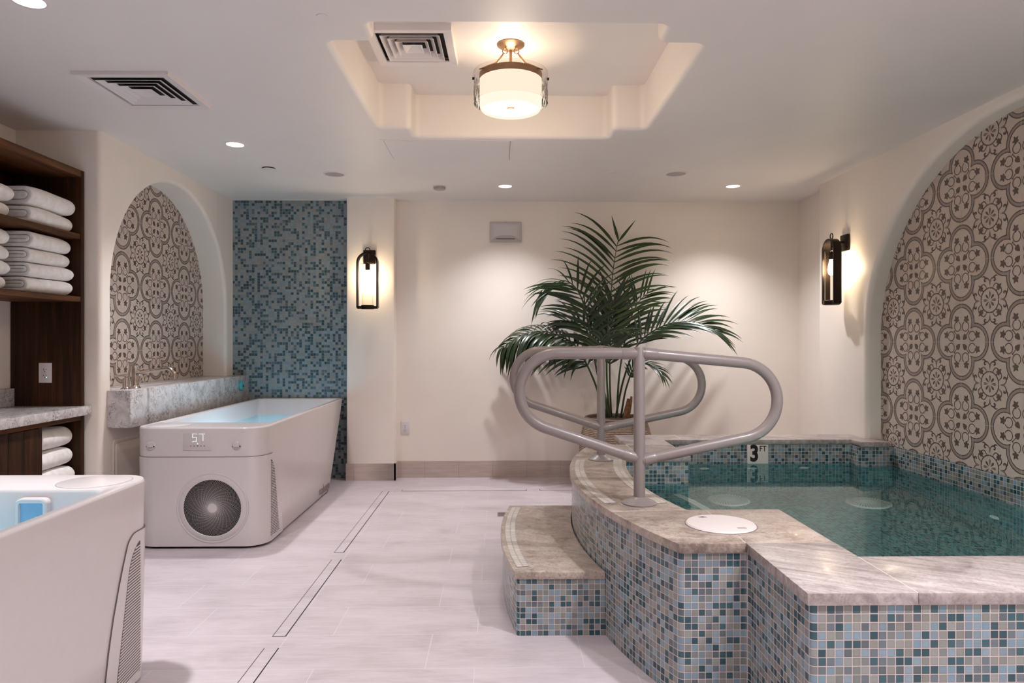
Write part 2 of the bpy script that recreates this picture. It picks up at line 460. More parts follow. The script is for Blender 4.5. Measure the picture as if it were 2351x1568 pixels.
def offset(poly, d):
    """offset a closed ccw polygon outwards by d"""
    out = []; m = len(poly)
    for i in range(m):
        p = V(poly[i]); a = V(poly[i - 1]); b = V(poly[(i + 1) % m])
        e1 = (p - a).normalized(); e2 = (b - p).normalized()
        n1 = V((e1.y, -e1.x)); n2 = V((e2.y, -e2.x)); nn = n1 + n2
        nn = nn / max(0.2, (nn.dot(nn) / 2))
        out.append((p.x + nn.x * d, p.y + nn.y * d))
    return out
def fill(outer, holes, fn):
    """flat face with holes; fn maps 2D -> 3D"""
    bm = bmesh.new(); es = []
    for loop in [outer] + holes:
        vs = [bm.verts.new((x, y, 0)) for x, y in loop]
        for i in range(len(vs)): es.append(bm.edges.new((vs[i], vs[(i + 1) % len(vs)])))
    bmesh.ops.triangle_fill(bm, use_beauty=True, use_dissolve=False, edges=es, normal=(0, 0, 1))
    bm.verts.index_update()
    vs = [fn(v.co.x, v.co.y) for v in bm.verts]; fs = [tuple(v.index for v in f.verts) for f in bm.faces]
    bm.free(); return vs, fs

# ------------------------------------------------------------------ dimensions
CZ = 2.54
LX, RX = -2.445, 2.63
BY = 6.285
PC = (3.085, 3.49)                     # centre of the pool arcs
# ------------------------------------------------------------------ floor with pool cut-out
pool_cut = [(2.80, 1.95), (0.92, 1.95), (0.92, 2.42), (0.70, 2.42)] + \
    [p for p in arc(PC[0], PC[1], 2.62, PI + 0.40, PI - 0.40, 16)] + [(0.70, 4.56), (0.92, 4.56), (0.92, 5.03), (2.80, 5.03)]
mb = MB(); vs, fs = fill([(-3.2, -2.2), (2.95, -2.2), (2.95, 6.5), (-3.2, 6.5)], [pool_cut], lambda x, y: (x, y, 0))
mb.add(vs, fs)
o = struct('floor', mb, M['floor'])
for p in o.data.polygons:
    pass
# ------------------------------------------------------------------ ceiling with stepped tray
tray = [(-0.54, 2.78), (0.68, 2.78), (0.68, 2.958), (0.878, 2.958), (0.878, 4.14), (0.68, 4.14), (0.68, 4.33),
        (-0.54, 4.33), (-0.54, 4.14), (-0.735, 4.14), (-0.735, 2.958), (-0.54, 2.958)]
tf = fillet(tray, 0.038, 6)
TZ = 2.81
mb = MB(); R = 0.03
lo = offset(tf, R)
vs, fs = fill([(-3.2, -2.2), (2.95, -2.2), (2.95, 6.5), (-3.2, 6.5)], [lo], lambda x, y: (x, y, CZ)); mb.add(vs, fs)
secs = []
for k in range(7):
    t = k / 6 * PI / 2
    secs.append([(x, y, CZ + R * (1 - math.cos(t))) for x, y in offset(tf, R * (1 - math.sin(t)))])
secs.append([(x, y, TZ) for x, y in tf])
mb.loft(secs); mb.add([(x, y, TZ) for x, y in tf], [tuple(range(len(tf)))])
mb.box(-3.25, 3.0, -2.25, 6.55, TZ + 0.05, TZ + 0.1)
struct('ceiling', mb, M['ceil'])

# ------------------------------------------------------------------ walls
def arch_wall(name, X, sgn, y0, y1, arch, depth, R=0.03, rnd_y0=False):
    """wall in plane x = X facing sgn, with an arched opening given as list of (y,z) starting and ending at the bottom"""
    mb = MB()
    cl = arch
    m = len(cl); nrm = []
    for i in range(m):
        a = V(cl[max(0, i - 1)]); b = V(cl[min(m - 1, i + 1)]); t = (b - a).normalized(); nrm.append(V((-t.y, t.x)))
    if sum(n.y for n in nrm) < 0: nrm = [-n for n in nrm]
    def ring(t):
        o_ = R * (1 - math.sin(t)); d_ = R * (1 - math.cos(t))
        return [(X - sgn * d_, cl[i][0] + nrm[i].x * o_, cl[i][1] + (nrm[i].y * o_ if 0 < i < m - 1 else 0)) for i in range(m)]
    rings = [ring(k / 5 * PI / 2) for k in range(6)]
    rings.append([(X - sgn * depth, y, z) for y, z in cl])
    mb.loft(rings, closed=False)
    edge = [(p[1], p[2]) for p in rings[0]]
    zb = edge[0][1]
    loop = [(y0, 0.0), (y1, 0.0), (y1, CZ + 0.02), (y0, CZ + 0.02)]
    lp = edge if edge[0][0] < edge[-1][0] else edge[::-1]
    if zb > 0.01:
        vs, fs = fill(loop, [lp], lambda y, z: (X, y, z))
    else:
        vs, fs = fill([(y0, 0.0)] + lp + [(y1, 0.0), (y1, CZ + 0.02), (y0, CZ + 0.02)], [], lambda y, z: (X, y, z))
    mb.add(vs, fs)
    return mb
LA = [(4.34, 0.93), (4.34, 1.25)] + [(5.235 - 0.895 * math.cos(t), 1.56 + 0.875 * math.sin(t)) for t in [PI * i / 40 for i in range(41)]] + [(6.13, 1.25), (6.13, 0.93)]
mb = arch_wall('wall_left', LX, 1, 4.25, BY, LA, 0.215)
# rounded outside corner to the cabinet alcove, return and alcove back
cr = [(LX - 0.03 + 0.03 * math.sin(t), 4.25 - 0.03 * math.cos(t)) for t in [PI / 2 * i / 5 for i in range(6)]]
for (xa, ya), (xb, yb) in zip(cr, cr[1:]): mb.quad((xa, ya, 0), (xb, yb, 0), (xb, yb, CZ + 0.02), (xa, ya, CZ + 0.02))
mb.quad((-2.96, 4.22, 0), (LX - 0.03, 4.22, 0), (LX - 0.03, 4.22, CZ + 0.02), (-2.96, 4.22, CZ + 0.02))
mb.quad((-2.96, -2.2, 0), (-2.96, 4.22, 0), (-2.96, 4.22, CZ + 0.02), (-2.96, -2.2, CZ + 0.02))
struct('wall_left', mb, M['wall'], ang=50)

RA_C, RA_W, RA_Z, RA_H = 3.49, 1.375, 1.27, 1.215
RA = [(RA_C - RA_W, 0.0), (RA_C - RA_W, 0.7)] + [(RA_C - RA_W * math.cos(t), RA_Z + RA_H * math.sin(t)) for t in [PI * i / 56 for i in range(57)]] + [(RA_C + RA_W, 0.7), (RA_C + RA_W, 0.0)]
mb = arch_wall('wall_right', RX, -1, -2.2, 5.57, RA, 0.12, 0.035)
cr = [(RX + 0.025 - 0.025 * math.sin(t), 5.57 + 0.025 - 0.025 * math.cos(t)) for t in [PI / 2 + PI / 2 * i / 4 for i in range(5)]]
cr = [(RX, 5.57), (RX + 0.008, 5.59), (RX + 0.025, 5.597), (2.765, 5.597), (2.765, BY)]
for (xa, ya), (xb, yb) in zip(cr, cr[1:]): mb.quad((xa, ya, 0), (xb, yb, 0), (xb, yb, CZ + 0.02), (xa, ya, CZ + 0.02))
struct('wall_right', mb, M['wall'], ang=50)

mb = MB()
colpath = [(-1.385, BY), (-1.385, 6.185), (-1.378, 6.166), (-1.36, 6.16), (-0.975, 6.16), (-0.957, 6.166), (-0.95, 6.185), (-0.95, BY), (2.765, BY)]
for (xa, ya), (xb, yb) in zip(colpath, colpath[1:]): mb.quad((xa, ya, 0), (xb, yb, 0), (xb, yb, CZ + 0.02), (xa, ya, CZ + 0.02))
struct('wall_back', mb, M['wall'], ang=50)
mb = MB().quad((-3.0, -2.2, 0), (2.8, -2.2, 0), (2.8, -2.2, CZ + 0.02), (-3.0, -2.2, CZ + 0.02))
struct('wall_front', mb, M['wall'])
mb = MB(); mb.strip_uv([(LX - 0.1, 6.283), (-1.384, 6.283)], 0.0, CZ, 0, 0.007)
o = struct('wall_mosaic', mb, M['mosaicwall'])

# baseboards
mb = MB()
bp = [(-1.385, 6.155), (-0.945, 6.155), (-0.945, BY - 0.008), (2.7, BY - 0.008)]
mb.box(-1.386, -0.940, 6.150, 6.165, 0, 0.153); mb.box(-0.955, -0.940, 6.150, BY, 0, 0.153); mb.box(-0.945, 2.7, BY - 0.010, BY + 0.01, 0, 0.153)
struct('baseboard_back', mb, M['baseboard'])

# ------------------------------------------------------------------ encaustic tile niches
P_ = 0.469
def motif():
    """one repeat of the quatrefoil pattern, unit square, layers: 1 mid, 2 dark"""
    polys = []
    c, NL = 0.247, 14
    def lobes(r):
        t = (c * 2 + math.sqrt(max(0, 4 * c * c - 8 * (c * c - r * r)))) / 4
        a = math.atan2(t, t - c); out = []
        for q in range(4):
            for i in range(NL):
                th = -a + 2 * a * i / (NL - 1)
                x, y = c + r * math.cos(th), r * math.sin(th)
                k = q * PI / 2
                out.append((x * math.cos(k) - y * math.sin(k), x * math.sin(k) + y * math.cos(k)))
        return out
    def band(r0, r1, mi):
        A, B = lobes(r0), lobes(r1)
        for i in range(len(A)):
            j = (i + 1) % len(A); polys.append(([A[i], A[j], B[j], B[i]], mi, 0))
    band(0.226, 0.240, 2); band(0.194, 0.227, 1); band(0.184, 0.195, 2)
    def stroke(pts, w, mi=2, lay=1):
        for (a, b, wa, wb) in [(pts[i], pts[i + 1], w if not hasattr(w, '__len__') else w[i], w if not hasattr(w, '__len__') else w[i + 1]) for i in range(len(pts) - 1)]:
            d = V((b[0] - a[0], b[1] - a[1]))
            if d.length < 1e-6: continue
            d.normalize(); n = V((-d.y, d.x))
            polys.append(([(a[0] - n.x * wa, a[1] - n.y * wa), (b[0] - n.x * wb, b[1] - n.y * wb), (b[0] + n.x * wb, b[1] + n.y * wb), (a[0] + n.x * wa, a[1] + n.y * wa)], mi, lay))
    def leaf(cx, cy, ang, s):
        shp = [(-0.62, 0.0), (-0.78, -0.3), (-0.66, -0.62), (-0.36, -0.62), (-0.22, -0.5), (-0.02, -0.82), (0.3, -0.98), (0.36, -0.6), (0.42, -0.34), (0.72, -0.2), (1.08, 0.0), (0.72, 0.2), (0.42, 0.34), (0.36, 0.6), (0.3, 0.98), (-0.02, 0.82), (-0.22, 0.5), (-0.36, 0.62), (-0.66, 0.62), (-0.78, 0.3)]
        polys.append(([(cx + s * (x * math.cos(ang) - y * math.sin(ang)), cy + s * (x * math.sin(ang) + y * math.cos(ang))) for x, y in shp], 2, 0))
    def petal(cx, cy, ang, L, w):
        shp = [(0, 0), (0.35 * L, -0.6 * w), (0.75 * L, -w), (L, 0), (0.75 * L, w), (0.35 * L, 0.6 * w)]
        polys.append(([(cx + x * math.cos(ang) - y * math.sin(ang), cy + x * math.sin(ang) + y * math.cos(ang)) for x, y in shp], 2, 0))
    for q in range(4):
        k = q * PI / 2
        rot = lambda x, y: (x * math.cos(k) - y * math.sin(k), x * math.sin(k) + y * math.cos(k))
        for sg in (1, -1):
            lx, ly = rot(0.288, sg * 0.090); leaf(lx, ly, k + sg * 0.55, 0.054)
            cx, cy = 0.196, sg * 0.074
            pts = [rot(cx + 0.060 * math.cos(sg * t), cy + 0.060 * math.sin(sg * t)) for t in [0.55 + 5.3 * i / 16 for i in range(17)]]
            stroke(pts, 0.0062)
            stroke([rot(cx + 0.060 * math.cos(sg * 0.55), cy + 0.060 * math.sin(sg * 0.55)), rot(0.262, sg * 0.088)], 0.006, 2, 2)
        hx, hy = rot(0.064, 0.064)
        shp = [(-0.055, 0), (-0.03, -0.022), (0.0, -0.036), (0.022, -0.034), (0.034, -0.016), (0.026, 0.0), (0.034, 0.016), (0.022, 0.034), (0.0, 0.036), (-0.03, 0.022)]
        an = k + PI / 4
        polys.append(([(hx + x * math.cos(an) - y * math.sin(an), hy + x * math.sin(an) + y * math.cos(an)) for x, y in shp], 2, 0))
        stroke([rot(0.078, 0.078), rot(0.135, 0.135)], 0.006, 2, 1)
        stroke([rot(0.128, 0.146), rot(0.146, 0.128)], 0.007, 2, 2)
        petal(*rot(0.170, 0.0), k + PI, 0.03, 0.006)
    # rosette at the corner
    O = (0.5, 0.5); ring = [(O[0] + 0.148 * math.cos(2 * PI * i / 28), O[1] + 0.148 * math.sin(2 * PI * i / 28)) for i in range(29)]
    ring2 = ring
    stroke(ring2, 0.0075)
    for i in range(8):
        a = i * PI / 4 + PI / 8 * 0
        petal(O[0] + 0.018 * math.cos(a), O[1] + 0.018 * math.sin(a), a, 0.092 if i % 2 == 0 else 0.08, 0.016)
    for q in range(4):
        k = q * PI / 2
        rot = lambda x, y: (O[0] + x * math.cos(k) - y * math.sin(k), O[1] + x * math.sin(k) + y * math.cos(k))
        d = 0.148 / math.sqrt(2)
        lx, ly = rot(0.152, 0.152); leaf(lx, ly, k + PI / 4, 0.050)
        stroke([rot(d, d), rot(0.128, 0.128)], 0.009, 2, 2)
        # scroll pair pointing outwards
        petal(*rot(0.160, 0), k, 0.095, 0.014)
        for sg in (1, -1):
            stroke([rot(x, sg * y) for x, y in ((0.225, 0.008), (0.252, 0.022), (0.266, 0.046), (0.266, 0.074), (0.250, 0.094), (0.232, 0.090), (0.226, 0.074), (0.238, 0.066))],
                   [0.003, 0.007, 0.009, 0.011, 0.010, 0.010, 0.010, 0.006], 2, 1)
            stroke([rot(x, sg * y) for x, y in ((0.262, 0.05), (0.283, 0.085), (0.290, 0.108), (0.282, 0.135))], [0.006, 0.011, 0.008, 0.001], 2, 2)
            stroke([rot(x, sg * y) for x, y in ((0.142, 0.045), (0.165, 0.062), (0.190, 0.085), (0.196, 0.112), (0.180, 0.126))], [0.003, 0.006, 0.007, 0.006, 0.004], 2, 1)
    return polys
MOT = motif()
def niche(name, X, sgn, yc, zc, y0, y1, z0, z1):
    mb = MB()
    mb.quad((X, y0, z0), (X, y1, z0), (X, y1, z1), (X, y0, z1), 0)
    n0 = int(math.floor((y0 - yc) / P_)); n1 = int(math.ceil((y1 - yc) / P_)); m0 = int(math.floor((z0 - zc) / P_)); m1 = int(math.ceil((z1 - zc) / P_))
    for i in range(n0, n1 + 1):
        for j in range(m0, m1 + 1):
            for poly, mi, lay in MOT:
                pts = [(yc + (i + x) * P_, zc + (j + y) * P_) for x, y in poly]
                if min(p[0] for p in pts) < y0 or max(p[0] for p in pts) > y1 or min(p[1] for p in pts) < z0 or max(p[1] for p in pts) > z1: continue
                mb.poly([(X + sgn * (0.0003 * (1 + mi) + 0.00012 * lay), y, z) for y, z in (pts if sgn > 0 else pts[::-1])], mi)
    g = 0.0009
    k = math.ceil((y0 - yc) / (P_ / 2)); 
    while yc + k * P_ / 2 < y1:
        y = yc + k * P_ / 2; mb.quad((X + sgn * 0.0015, y - g, z0), (X + sgn * 0.0015, y + g, z0), (X + sgn * 0.0015, y + g, z1), (X + sgn * 0.0015, y - g, z1), 3); k += 1
    k = math.ceil((z0 - zc) / (P_ / 2))
    while zc + k * P_ / 2 < z1:
        z = zc + k * P_ / 2; mb.quad((X + sgn * 0.0015, y0, z - g), (X + sgn * 0.0015, y1, z - g), (X + sgn * 0.0015, y1, z + g), (X + sgn * 0.0015, y0, z + g), 3); k += 1
    return struct(name, mb, [M['tile_base'], M['tile_mid'], M['tile_dark'], M['grout']], weld=False, smooth=False)
niche('trim_1', -2.65, 1, 5.30, 1.654, 4.25, 6.25, 0.85, 2.52)
niche('trim_2', 2.74, -1, 4.477 - P_ * 2, 1.247, 1.95, 5.15, 0.50, 2.53)

# ------------------------------------------------------------------ soaking pool
def parc(r, ya, yb, n=14):
    """points of the pool arc of radius r between y=ya and y=yb"""
    a0 = PI - math.asin((ya - PC[1]) / r); a1 = PI - math.asin((yb - PC[1]) / r)
    return arc(PC[0], PC[1], r, a0, a1, n)
RO, RI = 2.716, 2.400
CT, CB = 0.55, 0.516
pool = thing('soaking_pool', 'raised soaking pool clad in blue glass mosaic with a stepped granite rim', 'pool', (1.7, 3.49, 0))
PL = pool.location
def pp(name, mb, mats, parent=pool, **kw): return mb.build(name, mats, parent=parent, shift=PL, **kw)

# mosaic outside
out = [(2.62, 1.893), (0.866, 1.893), (0.866, 2.367)] + parc(RO - 0.012, 2.367, 4.613, 40)[0:] + [(0.866, 4.613), (0.866, 5.088), (2.62, 5.088)]
out2 = []
for i, p in enumerate(out):   # small bullnose on the straight corners
    out2.append(p)
def round_open(path, r, n=4, lim=0.5):
    res = [path[0]]
    for i in range(1, len(path) - 1):
        p, a, b = V(path[i]), V(path[i - 1]), V(path[i + 1])
        d1, d2 = (a - p), (b - p)
        th = d1.angle(d2)
        if th > PI - lim: res.append(path[i]); continue
        rr = min(r, d1.length * 0.45, d2.length * 0.45)
        d1.normalize(); d2.normalize()
        for k in range(n + 1):
            t = k / n
            res.append(tuple((p + d1 * rr * (1 - t) ** 2 + d2 * rr * t ** 2)))
    return res + [path[-1]]
mb = MB(); mb.strip_uv(round_open(out, 0.016), 0.0, CB, 0, 0.0)
pp('outer_mosaic', mb, M['mosaic'], weld=True, ang=50)
# inside
inn = [(2.735, 2.195), (1.155, 2.195), (1.155, 2.82), (0.80, 2.82)] + parc(RI + 0.01, 2.82, 4.16, 24) + [(0.80, 4.16), (1.155, 4.16), (1.155, 4.85), (2.50, 4.85), (2.50, 4.715), (2.735, 4.715)]
inn = [p for i, p in enumerate(inn) if i not in (3,)]
inn = [p for p in inn if p != (0.80, 4.16)]
WZ, PF = 0.38, -0.52
mb = MB(); mb.strip_uv(round_open(inn, 0.012), WZ - 0.02, CB, 0, 0.003)
mb.strip_uv([(2.735, 4.715), (2.735, 2.195)], WZ - 0.02, 0.522, 0, 0.0)
pp('waterline_mosaic', mb, M['mosaic'], ang=50)
mb = MB(); mb.strip_uv(inn, PF, WZ - 0.02, 0, 0.003)
mb.strip_uv([(2.735, 4.715), (2.735, 2.195)], PF, WZ - 0.02, 0, 0.0)
lp = inn
vs, fs = fill(lp, [], lambda x, y: (x, y, PF))
mb.add(vs, fs, 0, [[(vs[j][0], vs[j][1]) for j in f] for f in fs])
pp('basin', mb, M['mosaicdeep'], ang=50)
# submerged entry tread with white edge
sa = lambda r: [(-1.1 + r * math.cos(t), 3.49 + r * math.sin(t)) for t in [(-0.295 + 0.585 * i / 16) for i in range(17)]]
e = sa(2.30); tread = e + [(0.82, 4.15), (0.70, 3.85), (0.68, 3.5), (0.70, 3.15), (0.82, 2.83)]
mb = MB(); mb.add([(x, y, 0.13) for x, y in tread], [tuple(range(len(tread)))], 0, [[(x, y) for x, y in tread]])
mb.strip_uv(e, PF, 0.13, 0)
st = pp('entry_tread', mb, M['mosaicdeep'])
mb = MB(); A, B = sa(2.29), sa(2.24); u = 0
for i in range(16):
    L = math.dist(A[i], A[i + 1])
    mb.quad((*A[i], 0.132), (*A[i + 1], 0.132), (*B[i + 1], 0.132), (*B[i], 0.132), 0, [(u, 0), (u + L, 0), (u + L, 0.0508), (u, 0.0508)]); u += L
mb.build('edge_strip', M['whitetile'], parent=st, shift=PL)

# coping stones
jg = 0.0012
def stone(poly, m):
    mb = MB(); mb.prism(poly, CB, CT)
    return pp('coping_stone', mb, m, bevel=0.004, seg=2)
Gt, Gg = M['granite_tan'], M['granite_grey']
stone([(1.165 + jg, 1.881), (2.625, 1.881), (2.625, 2.205), (1.165 + jg, 2.205)], Gg)
stone([(0.854, 1.881), (1.165 - jg, 1.881), (1.165 - jg, 2.205), (1.165, 2.205), (1.165, 2.36 - jg), (0.854, 2.36 - jg)], Gg)
stone([(0.856, 2.36 + jg), (1.165, 2.36 + jg), (1.165, 2.831), (0.856, 2.831)], Gt)
ro1 = parc(RO, 2.352, 2.80, 8)
stone([(0.853, 2.355), (0.853, 2.831), parc(RI, 2.831, 2.84, 1)[0]] + ro1[::-1], Gt)
ri5, ro5 = parc(RI, 2.8335, 4.1465, 22), parc(RO, 2.8025, 4.1775, 22)
stone(ro5 + ri5[::-1], Gt)
ro6 = parc(RO, 4.18, 4.628, 8)
stone([parc(RI, 4.149, 4.16, 1)[0], (0.853, 4.149), (0.853, 4.625)] + ro6[::-1], Gt)
stone([(0.856, 4.149), (1.165, 4.149), (1.165, 4.62 - jg), (0.856, 4.62 - jg)], Gg)
stone([(0.854, 4.62 + jg), (1.165, 4.62 + jg), (1.165, 4.84), (1.3, 4.84), (1.3, 5.10), (0.854, 5.10)], Gg)
stone([(1.3025, 4.84), (2.51, 4.84), (2.51, 4.705), (2.725, 4.705), (2.725, 4.855), (2.625, 4.87), (2.625, 5.10), (1.3025, 5.10)], Gg)
for (xa, xb, ya, yb) in ((1.163, 1.167, 1.885, 2.203), (0.858, 1.163, 2.358, 2.362), (0.8525, 0.8565, 2.362, 2.829), (0.8525, 0.8565, 4.151, 4.618), (0.858, 1.163, 4.618, 4.622), (1.299, 1.304, 4.843, 5.098)):
    pp('grout_joint', MB().box(xa, xb, ya, yb, CB + 0.004, CT - 0.0006), M['grout'])
for (pa, pb) in ((parc(RO - 0.003, 2.8013, 2.81, 1)[0], parc(RI + 0.003, 2.832, 2.84, 1)[0]), (parc(RO - 0.003, 4.1788, 4.19, 1)[0], parc(RI + 0.003, 4.148, 4.16, 1)[0])):
    d = (V(pb) - V(pa)).normalized(); n = V((-d.y, d.x)) * 0.002
    pp('grout_joint', MB().prism([tuple(V(pa) - n), tuple(V(pb) - n), tuple(V(pb) + n), tuple(V(pa) + n)], CB + 0.004, CT - 0.0006), M['grout'])
def white_strip(name, r0, r1, a0, a1, z, c=PC, parent=None, shift=None, n=26):
    mb = MB(); u = 0; W = abs(r1 - r0)
    ts = [a0 + (a1 - a0) * i / n for i in range(n + 1)]
    for t0, t1 in zip(ts, ts[1:]):
        L = r0 * abs(t1 - t0)
        q = lambda r, t, zz: (c[0] + r * math.cos(t), c[1] + r * math.sin(t), zz)
        mb.quad(q(r0, t0, z), q(r0, t1, z), q(r1, t1, z), q(r1, t0, z), 0, [(u, 0), (u + L, 0), (u + L, 0.0508), (u, 0.0508)])
        for r in (r0, r1):
            mb.quad(q(r, t0, z - 0.003), q(r, t1, z - 0.003), q(r, t1, z), q(r, t0, z), 0, [(u, 0), (u + L, 0), (u + L, 0.001), (u, 0.001)])
        u += L
    return mb.build(name, M['whitetile'], parent=parent, shift=shift)
white_strip('tile_strip', 2.69, 2.636, PI + 0.205, PI - 0.205, CT + 0.0015, parent=pool, shift=PL)
white_strip('tile_strip', 2.475, 2.421, PI + 0.225, PI - 0.225, CT + 0.0015, parent=pool, shift=PL)

# depth marker
c = at(1739, 1042, 4.845)
mk = MB().box(c.x - 0.0755, c.x + 0.0755, 4.838, 4.852, WZ - 0.01, CB - 0.002)
mk = pp('depth_marker', mk, M['markwhite'], bevel=0.002)
def letters(name, body, size, pos, rot, parent, shift, mat, bold=0.0, sx=1.0):
    me = text_mesh(body, size, 0.0006, 0.0, bold)
    me.transform(Matrix.Translation(V(pos) - V(shift)) @ rot @ Matrix.Scale(sx, 4, V((1, 0, 0))))
    me.name = name; me.materials.clear(); me.materials.append(mat)
    ob = bpy.data.objects.new(name, me); COL.objects.link(ob); ob.parent = parent; return ob
RXm = Matrix.Rotation(PI / 2, 4, 'X')
letters('numeral', '3', 0.158, (c.x - 0.026, 4.837, 0.447), RXm, mk, PL, M['black'], 0.006, 0.82)
letters('lettering', 'FT', 0.056, (c.x + 0.036, 4.837, 0.484), RXm, mk, PL, M['black'], 0.0006, 0.86)
# jets and main drains
def jet(pos, axis):
    mb = MB(); ax, sg = axis
    mb.lathe([(0.036, 0), (0.036, 0.004 * sg), (0.028, 0.008 * sg), (0.020, 0.004 * sg), (0.012, 0.010 * sg), (0.0, 0.011 * sg)], pos, 24, ax)
    return pp('water_jet', mb, M['white'])
jet((1.457, 4.85, 0.19), ('y', -1)); jet((1.80, 4.85, 0.19), ('y', -1)); jet((2.175, 4.85, 0.20), ('y', -1)); jet((2.735, 3.73, -0.07), ('x', -1))
def drain(x, y):
    mb = MB(); z = PF
    mb.lathe([(0.142, 0.0), (0.139, 0.010), (0.13, 0.022), (0.05, 0.030), (0.0, 0.031)], (x, y, z), 40)
    for k in range(40):
        a = 2 * PI * k / 40; da = 0.028
        pts = []
        for r, w, h in ((0.052, 0.5, 0.0305), (0.09, 0.8, 0.0278), (0.128, 1.0, 0.0235)): pts.append((r, w, h))
        P0 = [(x + r * math.cos(a + 0.4 * r / 0.15 - da * w), y + r * math.sin(a + 0.4 * r / 0.15 - da * w), z + h + 0.0008) for r, w, h in pts]
        P1 = [(x + r * math.cos(a + 0.4 * r / 0.15 + da * w), y + r * math.sin(a + 0.4 * r / 0.15 + da * w), z + h + 0.0008) for r, w, h in pts]
        for i in range(2): mb.quad(P0[i], P0[i + 1], P1[i + 1], P1[i], 1)
    return pp('drain_cover', mb, [M['white'], M['seam']], weld=False)
drain(1.56, 4.64); drain(2.45, 4.50)

# pool water (rests in the basin)
mb = MB(); vs, fs = fill(inn, [], lambda x, y: (x, y, 0)); mb.add(vs, fs)
o = mb.build('pool_water', M['water'], smooth=False, shift=(1.7, 3.49, 0)); o.location = (1.7, 3.49, WZ)
if o.data.polygons[0].normal.z < 0: o.data.flip_normals()
tag(o, 'still teal water filling the mosaic soaking pool', 'water')

# skimmer lid
mb = MB(); lc = (0.843, 2.596)
mb.lathe([(0.0, 0.007), (0.115, 0.007), (0.126, 0.006), (0.1305, 0.0015), (0.1305, 0.0)], (0, 0, 0), 64)
lid = thing('skimmer_lid', 'round white skimmer lid lying on the tan granite pool rim', 'lid', (lc[0], lc[1], CT))
mb.build('cover', M['lid'], parent=lid)
for (x, y, w, h) in ((-0.045, 0.085, 0.016, 0.009), (0.055, -0.075, 0.017, 0.009)):
    mb = MB().box(x - w, x + w, y - h, y + h, 0.0068, 0.0074); s_ = mb.build('finger_notch', M['grey'], parent=lid)
    mb = MB().box(x - w * 0.4, x + w * 0.4, y - h * 0.5, y + h * 0.5, 0.0072, 0.0078); mb.build('latch', M['black' if y > 0 else 'grey'], parent=s_)
mb = MB().lathe([(0.1335, 0.0), (0.1335, 0.0012), (0.1295, 0.0012)], (0, 0, 0), 64); mb.build('rim_gap', M['seam'], parent=lid)

# ------------------------------------------------------------------ entry step
stp = thing('entry_step', 'low curved step with a granite tread and mosaic sides beside the pool', 'step', (0.2, 3.47, 0))
SL = stp.location
RS = 3.083
SY0, SY1 = 2.884, 4.058
outer = parc(RS - 0.012, SY0 + 0.012, SY1 - 0.012, 28)
poolarc = parc(RO - 0.011, SY0 + 0.012, SY1 - 0.012, 28)
path = [poolarc[0]] + outer + [poolarc[-1]]
mb = MB(); mb.strip_uv(round_open(path, 0.012), 0, 0.243, 0, 0.004)
mb.build('mosaic_riser', M['mosaic'], parent=stp, shift=SL, ang=50)
mb = MB(); mb.prism(parc(RS, SY0, SY1, 28) + parc(RO - 0.008, SY0, SY1, 28)[::-1], 0.243, 0.275)
mb.build('granite_tread', Gt, parent=stp, shift=SL, bevel=0.004)
white_strip('tile_strip', RS - 0.022, RS - 0.076, PI + 0.178, PI - 0.172, 0.2765, parent=stp, shift=SL)

# ------------------------------------------------------------------ handrails
def make_rail(label):
    t = thing('handrail', label, 'handrail', (0.602, 2.945, CT), 0, 'pool handrails')
    z0 = CT
    mb = MB(); mb.lathe([(0.0, 1.226 - z0), (0.0225, 1.226 - z0), (0.0245, 1.223 - z0), (0.0245, 0.01)], n=24)
    mb.build('post', M['rail'], parent=t)
    mb = MB(); mb.lathe([(0.075, 0.0), (0.076, 0.004), (0.068, 0.010), (0.045, 0.019), (0.032, 0.026), (0.0265, 0.030), (0.0245, 0.030)], n=36)
    mb.build('flange', M['rail'], parent=t)
    def loop(sx, zt, kt, zb, kb, xe, name):
        r = 0.1645; zt -= z0; zb -= z0
        xc = xe - r
        def tan_pts():
            # centre such that it is tangent to both lines
            lt = math.sqrt(1 + kt * kt)
            cz = zt - kt * xc - r * lt
            at_ = math.atan2(1, kt)            # normal direction of the top line
            ab = -math.atan2(1, kb)
            return cz, at_, ab
        cz, a1, a0 = tan_pts()
        pts = [(0.012, zt - kt * 0.012)]
        pts += [(0.10, zt - kt * 0.10)]
        n = 22
        for i in range(n + 1):
            a = a1 + (a0 - a1) * i / n
            pts.append((xc + r * math.cos(a), cz + r * math.sin(a)))
        pts += [(0.10, zb + kb * 0.10), (0.012, zb + kb * 0.012)]
        mb = MB(); mb.tube([(sx * x, 0, z) for x, z in pts], 0.0238, 18)
        o = mb.build(name, M['rail'], parent=t)
        # welded sleeves next to the post
        for (xa, xb, f) in ((0.02, 0.078, lambda x: zt - kt * x), (0.02, 0.072, lambda x: zb + kb * x)):
            mb = MB(); q = lambda x: (sx * x, 0, f(x))
            mb.tube([q(xa), q(xb - 0.004), q(xb)], [0.0256, 0.0256, 0.0242], 18)
            mb.build('sleeve', M['rail'], parent=o)
    loop(-1, 1.1975, 0.0, 0.742, 0.318, 0.520, 'loop')
    loop(1, 1.200, 0.0936, 0.734, 0.2084, 0.601, 'loop')
    return t
h1 = make_rail('taupe looped handrail on the nearer post of the pool edge')
h2 = copy_tree(h1); h2.location = (0.598, 4.04, CT)
h2['label'] = 'taupe looped handrail on the farther post, nearest the potted palm'

